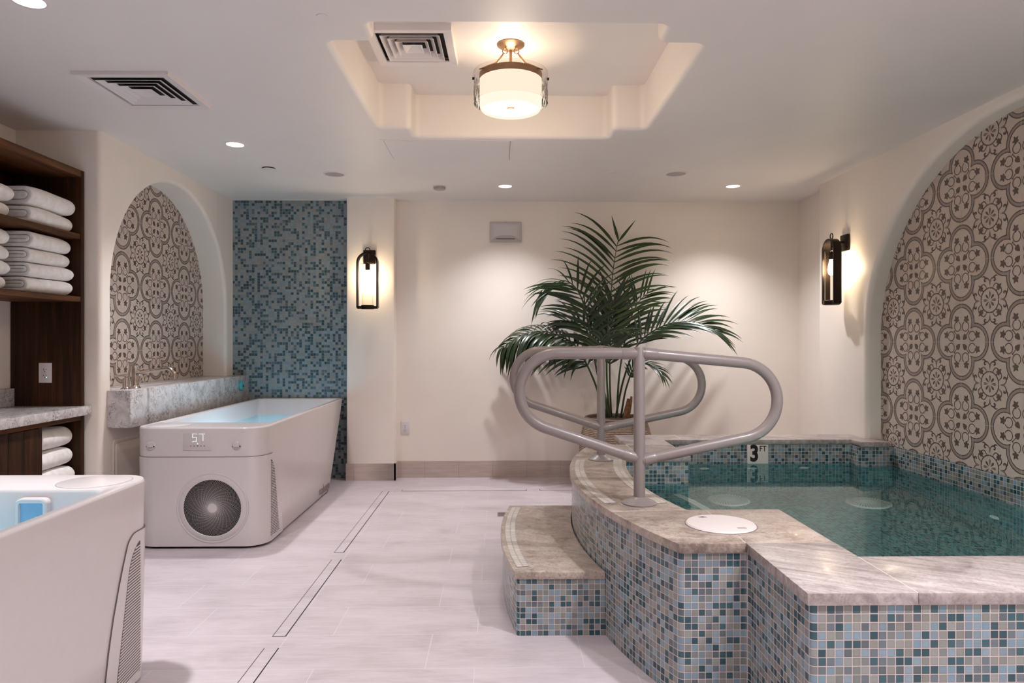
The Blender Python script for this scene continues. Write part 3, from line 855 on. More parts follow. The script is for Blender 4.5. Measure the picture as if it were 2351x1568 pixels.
# ------------------------------------------------------------------ plunge tubs
def rrect(x0, x1, y0, y1, rf, rb, n=8):
    p = []
    p += arc(x0 + rf, y0 + rf, rf, PI, 1.5 * PI, n)
    p += arc(x1 - rf, y0 + rf, rf, 1.5 * PI, 2 * PI, n)
    p += arc(x1 - rb, y1 - rb, rb, 0, 0.5 * PI, n)
    p += arc(x0 + rb, y1 - rb, rb, 0.5 * PI, PI, n)
    return p
TH, TW = 0.735, 0.39
def make_tub(label, loc, rz):
    t = thing('plunge_tub', label, 'cold tub', loc, rz, 'white plunge tubs')
    def outl(z, d=0.0):
        f = z / TH
        return rrect(-TW - d, TW + d, 0.035 * (1 - f) - d, 1.64 + 0.49 * f + d, 0.125 + d, 0.07 + d)
    def oz(z, d=0.0): return [(x, y, z) for x, y in outl(z, d)]
    mb = MB()
    secs = [oz(0.014, -0.02), oz(0.012, -0.006), oz(0.02, 0.0), oz(0.2), oz(0.4), oz(0.6), oz(TH - 0.012), oz(TH - 0.006, -0.0015), oz(TH, -0.006)]
    inner = lambda z, d: [(x, y, z) for x, y in rrect(-TW + 0.036 + d, TW - 0.036 - d, 0.262 + d * 0.9, 2.095 - 0.60 * (TH - z) - d, 0.05, 0.06)]
    secs += [inner(TH, 0.0), inner(TH - 0.003, 0.004), inner(TH - 0.012, 0.008), inner(0.58, 0.022), inner(0.35, 0.045), inner(0.20, 0.07), inner(0.165, 0.10)]
    mb.loft(secs, True, True, True)
    mb.build('shell', M['acrylic'], parent=t, ang=40)
    mb = MB(); a = [(x, y, 0.0) for x, y in outl(0.02, -0.03)]; b = [(x, y, 0.016) for x, y in outl(0.02, -0.03)]
    mb.loft([a, b], True, True, True); mb.build('base', M['dark'], parent=t)
    # equipment panel wrapping the end
    mb = MB(); secs = []; zs = [0.016, 0.10, 0.2, 0.3, 0.4, 0.45, 0.50, 0.525, 0.54, 0.55, 0.557]
    def ppath(z, d):
        f = z / TH; y0 = 0.035 * (1 - f)
        yr = 0.372 - 0.10 * z - 0.36 * z * z
        if z > 0.525: yr -= 0.028 * ((z - 0.525) / 0.032) ** 2
        c = 0.125
        p = [(-TW - d, yr), (-TW - d, (yr + y0 + c) / 2)]
        p += arc(-TW + c, y0 + c, c + d, PI, 1.5 * PI, 10) + arc(TW - c, y0 + c, c + d, 1.5 * PI, 2 * PI, 10)
        p += [(TW + d, (yr + y0 + c) / 2), (TW + d, yr)]
        return [(x, y, z) for x, y in p]
    secs = [ppath(z, 0.0045) for z in zs]
    mb.loft(secs, closed=False)
    pan = mb.build('equipment_panel', M['acrylic'], parent=t, ang=40, flip=False)
    # panel seam, its shadow gap painted on as a dark tube
    mb = MB(); top = ppath(0.5585, 0.0022)
    mb.tube(top[1:-1], 0.0017, 6)
    for s_ in (0, -1): mb.tube([(q[s_][0] * (TW + 0.001) / abs(q[s_][0]), q[s_][1] + 0.001, q[s_][2]) for q in secs] + [top[1 if s_ == 0 else -2]], 0.0015, 6)
    mb.build('seam', M['seam'], parent=pan)
    # fan grille
    gy = lambda z: 0.035 * (1 - z / TH) - 0.0045
    gc = (0.085, gy(0.25), 0.25); tilt = math.atan(0.035 / TH)
    def G(r, th, d): # point on the grille plane
        x = r * math.cos(th); h = r * math.sin(th)
        return (gc[0] + x, gc[1] - d - h * math.sin(tilt), gc[2] + h * math.cos(tilt))
    mb = MB(); secs = []
    for r, d in ((0.216, -0.002), (0.214, 0.002), (0.208, 0.003), (0.204, 0.0008), (0.20, 0.0028), (0.174, 0.003), (0.171, 0.0005)):
        secs.append([G(r, 2 * PI * k / 56, d) for k in range(56)])
    mb.loft(secs); fan = mb.build('fan_grille', M['acrylic2'], parent=t)
    mb = MB(); mb.add([G(0.1725, 2 * PI * k / 56, 0.0006) for k in range(56)], [tuple(range(56))]); mb.build('fan_opening', M['dark'], parent=fan)
    mb = MB(); mb.add([G(0.028, 2 * PI * k / 32, 0.0022) for k in range(32)], [tuple(range(32))])
    def spir(n, tw, w0, w1, d):
        for k in range(n):
            a = 2 * PI * k / n; P0 = []; P1 = []
            for i in range(15):
                r = 0.024 + (0.172 - 0.024) * i / 14
                th = a + tw * math.log(r / 0.024); w = (w0 + (w1 - w0) * (r / 0.172)) / r
                P0.append(G(r, th - w, d)); P1.append(G(r, th + w, d))
            for i in range(14): mb.quad(P0[i], P0[i + 1], P1[i + 1], P1[i])
    spir(26, -0.95, 0.0012, 0.0, 0.0020)
    spir(60, 1.9, 0.0008, 0.0010, 0.0016)
    mb.build('spiral_bars', M['acrylic2'], parent=fan, weld=False, smooth=False)
    # display
    dy = lambda z: 0.035 * (1 - z / TH)
    mb = MB().box(-0.083, 0.083, dy(0.655) - 0.0022, dy(0.655) + 0.01, 0.600, 0.712); dis = mb.build('display', M['plate'], parent=t, bevel=0.002)
    mb = MB(); yy = dy(0.655) - 0.0030
    def dot(x, z, s=0.0017): mb.box(x - s, x + s, yy, yy + 0.002, z - s, z + s)
    five = ["#####", "#....", "#....", "#####", "....#", "....#", "#####"]; five = ["####", "#...", "#...", "####", "...#", "...#", "...#", "####"]
    seven = ["#####", "...#.", "...#.", "...#.", "...#.", "...#.", "...#."]
    for gx, rows in ((-0.026, five), (0.014, seven)):
        for j, rw in enumerate(rows):
            for i, ch in enumerate(rw):
                if ch == '#': dot(gx + i * 0.0075, 0.697 - j * 0.0065)
    dot(0.0045, 0.638, 0.0025)
    mb.build('digits', M['digit'], parent=dis)
    mb = MB()
    for i, x in enumerate((-0.036, -0.016, 0.0045, 0.024, 0.044)):
        w = 0.0032 if i != 2 else 0.004
        mb.box(x - w, x + w, yy, yy + 0.002, 0.622, 0.6285 + (0.002 if i == 2 else 0))
    mb.build('icon_row', M['seam'], parent=dis)
    for x in (-0.275, 0.235):
        mb = MB(); z = 0.628; y = dy(z)
        mb.lathe([(0.027, 0.0), (0.027, -0.003), (0.023, -0.006), (0.0, -0.006)], (x, y, z), 20, 'y')
        mb.box(x - 0.018, x + 0.018, y - 0.014, y - 0.004, z - 0.009, z + 0.021)
        po = mb.build('hose_port', M['acrylic2'], parent=t, bevel=0.002)
        mb = MB()
        mb.lathe([(0.0045, -0.0075), (0.0, -0.0078)], (x + 0.022, y, z - 0.005), 10, 'y'); mb.build('screw_hole', M['dark'], parent=po)
        mb = MB(); mb.lathe([(0.003, -0.0075), (0.0, -0.0078)], (x - 0.022, y, z - 0.006), 10, 'y'); mb.build('screw_hole', M['dark'], parent=po)
    # side vents
    for sg in (-1, 1):
        X = sg * (TW + 0.0048)
        bz = lambda z: 0.140 + ((0.308 - 0.216 * z) - 0.140) * (1.0 if z < 0.42 else math.sqrt(max(0.0, 1 - ((z - 0.42) / 0.101) ** 2)))
        mb = MB(); zz = [0.045 + 0.475 * i / 24 for i in range(25)]
        pts = [(X, 0.139, z) for z in zz] + [(X, bz(z), z) for z in zz[::-1]]
        mb.add(pts, [tuple(range(len(pts)))])
        ve = mb.build('side_vent', M['slatgap'], parent=t, smooth=False)
        mb = MB(); ns = 46
        for i in range(ns):
            z = 0.052 + 0.452 * i / (ns - 1); h = 0.0026
            ya, yb = 0.138, bz(z) + 0.001
            tl = 0.10 * (yb - ya)
            xa, xb = X - sg * 0.002, X + sg * 0.0016
            vs = [(xx, y, z + dz - (tl if y == yb else 0) * 1.0) for xx in (xa, xb) for y, dz in ((ya, -h), (yb, -h), (yb, h), (ya, h))]
            mb.add(vs, [(0, 1, 2, 3), (7, 6, 5, 4), (0, 4, 5, 1), (1, 5, 6, 2), (2, 6, 7, 3), (3, 7, 4, 0)])
        mb.build('slats', M['acrylic2'], parent=ve, smooth=False)
    # deck lid
    mb = MB(); lx, ly = -0.225, 0.130
    mb.lathe([(0.121, 0.0), (0.121, 0.0006)], (lx, ly, TH), 48); mb.lathe([(0.121, 0.0006), (0.1195, 0.0009)], (lx, ly, TH), 48)
    mb.add([(lx + 0.1195 * math.cos(2 * PI * k / 48), ly + 0.1195 * math.sin(2 * PI * k / 48), TH + 0.0009) for k in range(48)], [tuple(range(48))])
    dl = mb.build('deck_lid', M['acrylic'], parent=t)
    mb = MB(); mb.lathe([(0.1228, 0.0003), (0.1205, 0.0004)], (lx, ly, TH), 48); mb.build('lid_gap', M['seam'], parent=dl)
    # skimmer box on the inside end wall
    mb = MB(); yb_ = lambda z: 0.262 + 0.008 * 0.9 + (0.0145 / 0.143) * 0.9 * (TH - z)
    def ring(w, h, rr, d): return [(-0.104 + x, yb_(0.62) + 0.012 + d, 0.60 + z) for x, z in fillet([(-w, -h), (w, -h), (w, h), (-w, h)], rr, 6)]
    mb.loft([ring(0.055, 0.11, 0.022, -0.02), ring(0.055, 0.11, 0.022, 0.004), ring(0.051, 0.106, 0.02, 0.008), ring(0.042, 0.095, 0.008, 0.007), ring(0.040, 0.093, 0.006, -0.012)])
    sk = mb.build('skimmer_frame', M['acrylic2'], parent=t)
    mb = MB(); q = ring(0.041, 0.094, 0.006, -0.004); mb.add(q, [tuple(range(len(q)))]); mb.build('skimmer_mouth', plain('blue_tinted_plastic', srgb(120, 160, 190), 0.3), parent=sk)
    # logo low on both sides
    for sg in (-1, 1):
        X = sg * (TW + 0.0008); z = 0.062; y = 1.43
        rot = Matrix.Rotation(sg * PI / 2, 4, 'Z') @ RXm
        letters('lettering', 'plunge', 0.098, (X, y + sg * 0.045, z), rot, t, (0, 0, 0), M['seam'], 0.001, 1.0)
        mb = MB()
        for (za, zb, s0) in ((0.063, 0.078, 0.0), (0.040, 0.055, 0.006)):
            ys = [y - sg * (0.155 - s0), y - sg * (0.105 - s0)]
            pts = [(X, ys[0], za), (X, ys[1], za + 0.004), (X, ys[1], zb + 0.004), (X, ys[0], zb)]
            mb.add(pts + [(p[0] + sg * 0.0006, p[1], p[2]) for p in pts], [(0, 1, 2, 3), (4, 5, 6, 7), (0, 1, 5, 4), (2, 3, 7, 6), (1, 2, 6, 5), (3, 0, 4, 7)])
        mb.build('emblem', M['seam'], parent=t)
    return t, inner
T1 = (-1.813, 4.110, 0); T2 = (-1.716, 2.668, 0)
tub1, innerf = make_tub('white plunge tub with a lit display and round fan grille facing forward', T1, 0)
tub2, _ = make_tub('white plunge tub cut off at the lower left, side vent towards the aisle', T2, PI)
for (T, rz, lab) in ((T1, 0, 'pale blue water in the tub beside the marble ledge'), (T2, PI, 'pale blue water in the tub cut off at the lower left')):
    mb = MB(); q = innerf(0.60, 0.018); mb.add([(x, y, 0) for x, y, z in q], [tuple(range(len(q)))])
    o = mb.build('tub_water', M['tubwater'], smooth=False, shift=(0, 1.0, 0))
    if o.data.polygons[0].normal.z < 0: o.data.flip_normals()
    d = V((0, 1.0, 0.60)); d.rotate(Matrix.Rotation(rz, 3, 'Z'))
    o.location = V(T) + d; o.rotation_euler = (0, 0, rz)
    tag(o, lab, 'water', 'water in the plunge tubs')

# ------------------------------------------------------------------ marble ledge, faucet, gadget
mb = MB().box(LX + 0.002, -2.300, 4.285, 6.278, 0.712, 0.945)
mb.box(-2.648, LX + 0.004, 4.36, 6.12, 0.925, 0.945)
solo('marble_ledge', mb, M['marble'], 'thick speckled grey marble ledge running along the wall under the arch', 'ledge', bevel=0.002)
fa = thing('tub_faucet', 'nickel deck faucet with one lever and a long spout over the far tub', 'faucet', (-2.385, 4.50, 0.945))
FL = fa.location
mb = MB(); mb.lathe([(0.0, 0.0), (0.034, 0.0), (0.034, 0.004), (0.026, 0.012), (0.023, 0.022), (0.023, 0.028), (0.0205, 0.034), (0.0205, 0.142), (0.023, 0.146), (0.022, 0.152), (0.0, 0.155)], n=28)
mb.build('spout_body', M['nickel'], parent=fa)
mb = MB(); mb.tube([(0.015, 0, 0.098), (0.03, 0, 0.100), (0.035, 0, 0.101)], [0.020, 0.020, 0.014], 16)
pth = [(0.02, 0, 0.100), (0.20, 0, 0.131)]
for i in range(1, 9):
    a = PI / 2 - 0.17 + 0.17 - (PI / 2) * i / 8
    pth.append((0.20 + 0.055 * math.cos(a), 0, 0.131 - 0.055 + 0.055 * math.sin(a)))
pth.append((0.255, 0, 0.064)); mb.tube(pth, 0.0128, 14); mb.tube([(0.255, 0, 0.068), (0.255, 0, 0.060)], 0.0145, 14)
mb.build('spout', M['nickel'], parent=fa)
mb = MB(); hx, hy = -0.012, -0.085
mb.lathe([(0.0, 0.0), (0.032, 0.0), (0.031, 0.005), (0.022, 0.011), (0.020, 0.016), (0.020, 0.062), (0.017, 0.070), (0.009, 0.073), (0.009, 0.088), (0.0, 0.090)], (hx, hy, 0), 24)
hb = mb.build('valve_body', M['nickel'], parent=fa)
mb = MB(); mb.tube([(hx + 0.012, hy, 0.090), (hx - 0.012, hy - 0.012, 0.088), (hx - 0.055, hy - 0.02, 0.086)], [0.008, 0.007, 0.006], 12)
mb.lathe([(0.0, -0.009), (0.007, -0.005), (0.009, 0), (0.007, 0.005), (0, 0.009)], (hx - 0.058, hy - 0.02, 0.086), 12)
mb.build('lever', M['nickel'], parent=hb)

gd = thing('thermometer', 'small rounded teal gadget with a black mark on the ledge front', 'gadget', (-2.300, 6.08, 0.815))
mb = MB(); prof = []
for i in range(20):
    t = 2 * PI * i / 20
    prof.append((0.045 * math.cos(t), 0.044 + 0.044 * math.sin(t) * (1.0 if math.sin(t) > 0 else 1.0)))
mb.loft([[(0.0, y, z) for y, z in prof], [(0.016, y, z) for y, z in prof], [(0.024, y * 0.8, 0.044 + (z - 0.044) * 0.8) for y, z in prof]], True, True, True)
mb.build('case', M['teal'], parent=gd)
mb = MB().box(0.022, 0.0255, -0.004, 0.018, 0.030, 0.052); mb.build('mark', M['black'], parent=gd)

# access panel below the ledge
ap = thing('access_panel', 'cream access panel in the wall below the marble ledge', 'panel', (LX, 4.66, 0.02))
def aring(w, z0, z1, r, d): return [(d, x, z) for x, z in fillet([(-w, z0), (w, z0), (w, z1), (-w, z1)], r, 5)]
mb = MB(); mb.loft([aring(0.31, 0.0, 0.61, 0.03, 0.0005), aring(0.308, 0.002, 0.608, 0.03, 0.003), aring(0.289, 0.021, 0.589, 0.025, 0.0035), aring(0.285, 0.025, 0.585, 0.02, 0.001)])
mb.build('frame', M['wall'], parent=ap)
mb = MB(); q0, q1 = aring(0.28, 0.03, 0.58, 0.02, 0.001), aring(0.28, 0.03, 0.58, 0.02, 0.006); mb.loft([q0, q1], True, False, True); mb.build('door', M['wall'], parent=ap)

# ------------------------------------------------------------------ towel cabinet in the alcove
CX0, CXF = -2.955, -2.535
cab = thing('towel_cabinet', 'dark oak open cabinet with shelves of white towels and a door below', 'cabinet', (-2.745, 3.4, 0))
KL = cab.location
def kp(name, mb, m, parent=cab, bevel=0.0015, **kw): return mb.build(name, m, parent=parent, shift=KL, bevel=bevel, **kw)
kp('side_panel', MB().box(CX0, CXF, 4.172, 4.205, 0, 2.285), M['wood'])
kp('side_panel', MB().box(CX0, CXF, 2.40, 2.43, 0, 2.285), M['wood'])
kp('top_panel', MB().box(CX0, CXF + 0.001, 2.43, 4.171, 2.243, 2.285), M['woodh'])
kp('shelf', MB().box(CX0 + 0.01, CXF - 0.004, 2.43, 4.171, 1.868, 1.900), M['woodh'])
kp('shelf', MB().box(CX0 + 0.01, CXF - 0.002, 2.43, 4.171, 1.490, 1.521), M['woodh'])
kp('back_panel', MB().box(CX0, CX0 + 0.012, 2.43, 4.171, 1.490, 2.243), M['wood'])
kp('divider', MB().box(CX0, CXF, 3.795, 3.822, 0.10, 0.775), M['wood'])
kp('top_rail', MB().box(CXF - 0.02, CXF, 2.43, 4.171, 0.775, 0.803), M['woodh'])
kp('base_panel', MB().box(CX0, CXF - 0.002, 2.43, 4.171, 0.10, 0.128), M['woodh'])
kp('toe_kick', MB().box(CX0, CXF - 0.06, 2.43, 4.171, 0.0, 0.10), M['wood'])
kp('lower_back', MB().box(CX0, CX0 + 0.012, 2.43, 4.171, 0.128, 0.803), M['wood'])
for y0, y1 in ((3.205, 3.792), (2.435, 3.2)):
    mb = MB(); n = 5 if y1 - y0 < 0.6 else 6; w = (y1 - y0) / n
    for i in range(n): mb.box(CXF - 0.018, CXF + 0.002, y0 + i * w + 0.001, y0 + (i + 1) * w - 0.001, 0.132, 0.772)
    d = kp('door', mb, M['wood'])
    kp('edge_pull', MB().box(CXF - 0.005, CXF + 0.012, y0 + 0.22, y0 + 0.34, 0.768, 0.775), M['bronze'], parent=d)
mb = MB().box(CX0 + 0.001, -2.497, 2.40, 4.212, 0.806, 0.859)
solo('marble_countertop', mb, M['marble'], 'grey marble countertop slab across the towel cabinet', 'countertop', bevel=0.002)
mb = MB().box(CX0 + 0.001, CX0 + 0.024, 2.40, 4.171, 0.860, 0.968)
solo('backsplash', mb, M['marble'], 'low grey marble upstand behind the cabinet counter', 'backsplash', bevel=0.0015)
sk = thing('sink', 'dark bronze oval sink set in the marble counter at the photo edge', 'sink', (-2.70, 3.38, 0.859))
mb = MB(); secs = []
for a_, b_, z in ((0.150, 0.215, 0.0), (0.150, 0.215, 0.002), (0.143, 0.208, 0.003), (0.135, 0.20, 0.0015)):
    secs.append([(a_ * math.cos(2 * PI * k / 40), b_ * math.sin(2 * PI * k / 40), z) for k in range(40)])
mb.loft(secs); mb.build('rim', M['bronze'], parent=sk)
mb = MB(); mb.add([(0.137 * math.cos(2 * PI * k / 40), 0.202 * math.sin(2 * PI * k / 40), 0.0012) for k in range(40)], [tuple(range(40))]); mb.build('bowl', M['bronze'], parent=sk)

# ------------------------------------------------------------------ folded towels
def towel_mesh(W, D, H, seed):
    """folded towel: spiral fold seen on its ends, front edge rounded; width along y, front towards +x"""
    rnd = random.Random(seed)
    t = H / 4.15
    # centre line of the cloth strip in (x, z): wrapped fold
    cl = []
    def seg(x0, z0, x1, z1, n):
        for i in range(n): cl.append((x0 + (x1 - x0) * i / n, z0 + (z1 - z0) * i / n))
    def turn(cx, cz, r, a0, a1, n):
        for i in range(n): a = a0 + (a1 - a0) * i / n; cl.append((cx + r * math.cos(a), cz + r * math.sin(a)))
    zc = H / 2; ro = H / 2 - t / 2; ri = t * 0.53
    seg(D * 0.30, zc - ri, D - ro, zc - ri, 4); turn(D - ro, zc, ri, -PI / 2, PI / 2, 7)
    seg(D - ro, zc + ri, ro + 0.0, zc + ri, 4); turn(ro, (zc + ri + zc - ro) / 2, (ri + ro) / 2, PI / 2, 1.5 * PI, 8)
    seg(ro, zc - ro, D - ro, zc - ro, 4); turn(D - ro, zc, ro, -PI / 2, PI / 2, 9)
    seg(D - ro, zc + ro, ro * 0.6, zc + ro, 5); cl.append((ro * 0.6, zc + ro))
    P = [V(p) for p in cl]; L, Rr = [], []
    for i in range(len(P)):
        tg = (P[min(i + 1, len(P) - 1)] - P[max(i - 1, 0)]).normalized(); n = V((-tg.y, tg.x)) * t * 0.462
        L.append(P[i] + n); Rr.append(P[i] - n)
    prof = L + Rr[::-1]
    ys = [0, 0.012, 0.035, 0.09, 0.2, 0.33, 0.5, 0.67, 0.8, 0.91, 0.965, 0.988, 1.0]
    secs = []
    a1, a2, a3 = rnd.uniform(0, 6), rnd.uniform(0, 6), rnd.uniform(0.004, 0.009)
    for y in ys:
        e = 1 - y; sh = 1.0 if e > 0.16 else (0.62 + 0.38 * math.sqrt(max(0, 1 - (1 - e / 0.16) ** 2)))
        if y < 0.03: sh = 0.94 + 2 * y
        puff = 0.94 + 0.06 * math.sin(PI * min(1, y * 1.15))
        sec = []
        for x, z in prof:
            zz = zc + (z - zc) * sh; xx = D / 2 + (x - D / 2) * (1 - (1 - sh) * 0.5)
            zz = zz * (puff if z > zc else 1.0)
            xx += a3 * math.sin(3.1 * y + a1 + z * 20); zz += 0.0025 * math.sin(7 * y + a2 + x * 15) * (1 if z > zc else 0.2)
            sec.append((xx - D, (y - 0.5) * W, max(0.0, zz)))
        secs.append(sec)
    mb = MB(); mb.loft(secs, True, False, False)
    n = len(L)
    for b in (0, (len(secs) - 1) * 2 * n):
        for i in range(n - 1): mb.f.append((b + i, b + i + 1, b + 2 * n - 2 - i, b + 2 * n - 1 - i)); mb.m.append(0); mb.u.append(None)
    return mb
tw = [0]
def towel(x, y, z, W, D, H, label, group, rz=0.0, seed=None, tilt=0.0):
    tw[0] += 1
    mb = towel_mesh(W, D, H, tw[0] if seed is None else seed)
    o = mb.build('folded_towel', M['towel'], ang=60)
    md = o.modifiers.new('soft', 'SUBSURF'); md.levels = 1; md.render_levels = 2
    o.location = (x, y, z); o.rotation_euler = (0, tilt, rz)
    return tag(o, label, 'towel', group)
names2 = ['bottom', 'second from the bottom', 'third from the bottom', 'top']
for j, (yc, dx, st, n) in enumerate(((3.945, 0.0, 'stack nearest the panel', 4), (3.455, 0.055, 'stack at the photo edge', 4))):
    z = 1.521; hs = [0.086, 0.080, 0.082, 0.092] if j == 0 else [0.078, 0.080, 0.084, 0.088]
    for k in range(n):
        off = [0.0, 0.010, -0.004, 0.004][k] if j == 0 else [-0.03, -0.01, 0.012, 0.03][k]
        towel(-2.562 + (0.008 if k % 2 else 0) + (0.0 if j == 0 else -0.028), yc + off * 0.6, z, 0.40 if j == 0 else 0.41, 0.33, hs[k], 'white folded towel, %s of the middle shelf %s' % (names2[k], st), 'folded towels on the middle shelf', 0.02 * (k - 1), 11 + j * 7 + k)
        z += hs[k] * 0.985
for j, (yc, st) in enumerate(((3.955, 'stack nearest the panel'), (3.465, 'stack at the photo edge'))):
    z = 1.900; hs = [0.098, 0.112] if j == 0 else [0.088, 0.096]
    for k in range(2):
        towel(-2.560 + 0.006 * k + (0.0 if j == 0 else -0.028), yc + 0.006 * k, z, 0.415, 0.34, hs[k], 'white folded towel, %s of the top shelf %s' % (['lower', 'upper'][k], st), 'folded towels on the top shelf', 0.015 * (1 - 2 * k), 31 + j * 5 + k)
        z += hs[k] * 0.985
z = 0.128
for k, (h, x) in enumerate(((0.094, -2.56), (0.096, -2.55), (0.100, -2.555), (0.107, -2.55), (0.113, -2.557), (0.123, -2.56))):
    towel(x, 3.994, z, 0.325, 0.33, h, 'white folded towel, %s in the lower cubby pile' % ['lowest', 'second from the bottom', 'third from the bottom', 'third from the top', 'second from the top', 'topmost'][k], 'folded towels in the lower cubby', 0.012 * (k - 1), 51 + k)
    z += h * 0.985

# ------------------------------------------------------------------ outlets and emergency light
def outlet(name, label, loc, lit=None):
    t = thing(name, label, 'outlet', loc, 0, None)
    MB().box(-0.0385, 0.0385, -0.006, 0.0, -0.06, 0.06).build('cover_plate', M['whiteplastic'], parent=t, bevel=0.002)
    rc = MB().box(-0.0175, 0.0175, -0.0085, -0.004, -0.034, 0.034).build('receptacle', M['whiteplastic'], parent=t, bevel=0.001)
    mb = MB()
    for zc_ in (0.018, -0.018):
        mb.box(-0.0085, -0.006, -0.0095, -0.008, zc_ - 0.001, zc_ + 0.008); mb.box(0.006, 0.0085, -0.0095, -0.008, zc_ - 0.0005, zc_ + 0.007)
        mb.lathe([(0.0032, 0.0), (0.0, -0.001)], (0, -0.0085, zc_ - 0.008), 10, 'y')
    mb.build('slots', M['dark'], parent=rc)
    MB().box(-0.007, 0.007, -0.0092, -0.008, -0.0035, 0.0035).build('test_buttons', M['lamphouse'], parent=rc)
    if lit: MB().lathe([(0.0035, 0.0), (0.0, -0.001)], (0.010, -0.0085, -0.027), 10, 'y').build('pilot_light', lit, parent=rc)
    return t
outlet('wall_outlet', 'white duplex outlet low on the cream wall right of the pillar', (at(930.5, 982, BY).x, BY, at(930.5, 982, BY).z))
oc = at(105, 856, 4.172)
outlet('wall_outlet', 'white duplex outlet with a green pilot light on the dark cabinet side', (oc.x, 4.172, oc.z), emit('green_pilot', (0.1, 0.9, 0.6, 1), 1.5))
el = at(1161, 533.5, BY)
t = thing('emergency_light', 'rectangular grey emergency light high on the back wall', 'light', (el.x, BY, el.z))
mb = MB(); ro_ = lambda w, h, r, y: [(x, y, z) for x, z in fillet([(-w, -h), (w, -h), (w, h), (-w, h)], r, 5)]
mb.loft([ro_(0.147, 0.094, 0.008, 0.0), ro_(0.147, 0.094, 0.008, -0.02), ro_(0.143, 0.090, 0.010, -0.03), ro_(0.128, 0.076, 0.02, -0.044), ro_(0.105, 0.06, 0.02, -0.048)], True, True, True)
mb.build('housing', M['lamphouse'], parent=t)
mb = MB(); pts = [(-0.135 + 0.27 * i / 20) for i in range(21)]
arch_ = lambda x: -0.088 + 0.056 * max(0, 1 - abs(x / 0.137) ** 3.5)
sec0 = [(x, -0.030 - 0.010 * (1 - abs(x / 0.14) ** 4), arch_(x)) for x in pts] + [(x, -0.029, -0.090) for x in pts[::-1]]
sec1 = [(x, -0.0485, z - 0.002 if i < 21 else z) for i, (x, y, z) in enumerate(sec0)]
mb.loft([sec0, sec1], True, False, True); sh = mb.build('lens_hood', M['grey'], parent=t)
MB().box(-0.085, 0.085, -0.051, -0.047, -0.070, -0.064).build('lens_slot', M['black'], parent=sh)
MB().box(-0.012, 0.012, -0.034, -0.024, 0.082, 0.090).build('latch', M['grey'], parent=t)

# ------------------------------------------------------------------ ceiling fittings
def ceil_at(px, py, z=CZ):
    u = (px - 1175.5) / F_PX; v = (784 - py) / F_PX; t = (z - EYE) / v
    return ((SA + u * CA) * t, (CA - u * SA) * t)
first = None
DL = [((-1.782, 2.610), 'lit recessed downlight at the upper left above the nearer tub'),
      ((-1.733, 4.493), 'lit recessed downlight in front of the left ceiling vent'),
      ((0.042, 5.662), 'lit recessed downlight close to the back wall, left of the palm top'),
      ((1.931, 5.630), 'lit recessed downlight close to the back wall, right of the palm')]
for (x, y), lab in DL:
    if first is None:
        first = o = thing('recessed_downlight', lab, 'ceiling light', (x, y, CZ), 0, 'recessed downlights')
        MB().lathe([(0.068, 0.0), (0.066, -0.004), (0.056, -0.005), (0.053, -0.002), (0.053, 0.0)], n=40).build('trim_ring', M['white'], parent=o)
        MB().lathe([(0.053, -0.0022), (0.0, -0.0022)], n=40).build('lens', M['led'], parent=o)
    else:
        o = copy_tree(first); o.location = (x, y, CZ); o['label'] = lab
def speaker(x, y, lab, first=None):
    t = thing('ceiling_speaker', lab, 'speaker', (x, y, CZ), 0, 'ceiling speakers')
    MB().lathe([(0.085, 0.0), (0.083, -0.005), (0.074, -0.007), (0.072, -0.004)], n=40).build('bezel', M['white'], parent=t)
    MB().lathe([(0.073, -0.0035), (0.04, -0.0055), (0.0, -0.006)], n=40).build('grille', M['grey'], parent=t)
    return t
s1 = speaker(*ceil_at(768, 399), 'round ceiling speaker above the pillar with the wall lantern')
s2 = copy_tree(s1); s2.location = (*ceil_at(1552, 398), CZ); s2['label'] = 'round ceiling speaker at the right, above the pool side'
def puck(name, label, cat, pos, r, h, m, foot=None):
    t = thing(name, label, cat, (pos[0], pos[1], CZ))
    MB().lathe([(r * 1.1, 0.0), (r * 1.1, -0.004), (r * 0.98, -0.006)], n=32).build('mounting_plate', M['white'], parent=t)
    MB().lathe([(r * 0.97, -0.004), (r, -h * 0.5), (r * 0.9, -h * 0.9), (r * 0.55, -h), (0.0, -h)], n=32).build('cap', m, parent=t)
    return t
puck('smoke_detector', 'round white smoke detector left of the downlight by the back wall', 'smoke detector', ceil_at(1009, 428), 0.052, 0.03, M['grey'])
puck('smoke_detector', 'small flat round detector on the ceiling above the palm', 'smoke detector', ceil_at(1405, 394), 0.036, 0.012, M['white'])
c = ceil_at(617, 386); t = thing('ceiling_sprinkler_cover', 'round sprinkler cover plate with a dark gap above the left arch', 'sprinkler', (*c, CZ))
MB().lathe([(0.046, 0.0), (0.046, -0.008), (0.0, -0.0085)], n=32).build('shadow_gap', M['dark'], parent=t)
MB().lathe([(0.048, -0.0075), (0.048, -0.010), (0.0, -0.0105)], n=32).build('cover_disc', M['white'], parent=t)
c = ceil_at(740, 38); t = MB().lathe([(0.024, 0.0), (0.024, -0.002), (0.0, -0.0025)], n=28)
o = t.build('ceiling_sprinkler_cover', M['ceil']); o.location = (*c, CZ); tag(o, 'small painted round cap on the ceiling left of the tray', 'sprinkler')

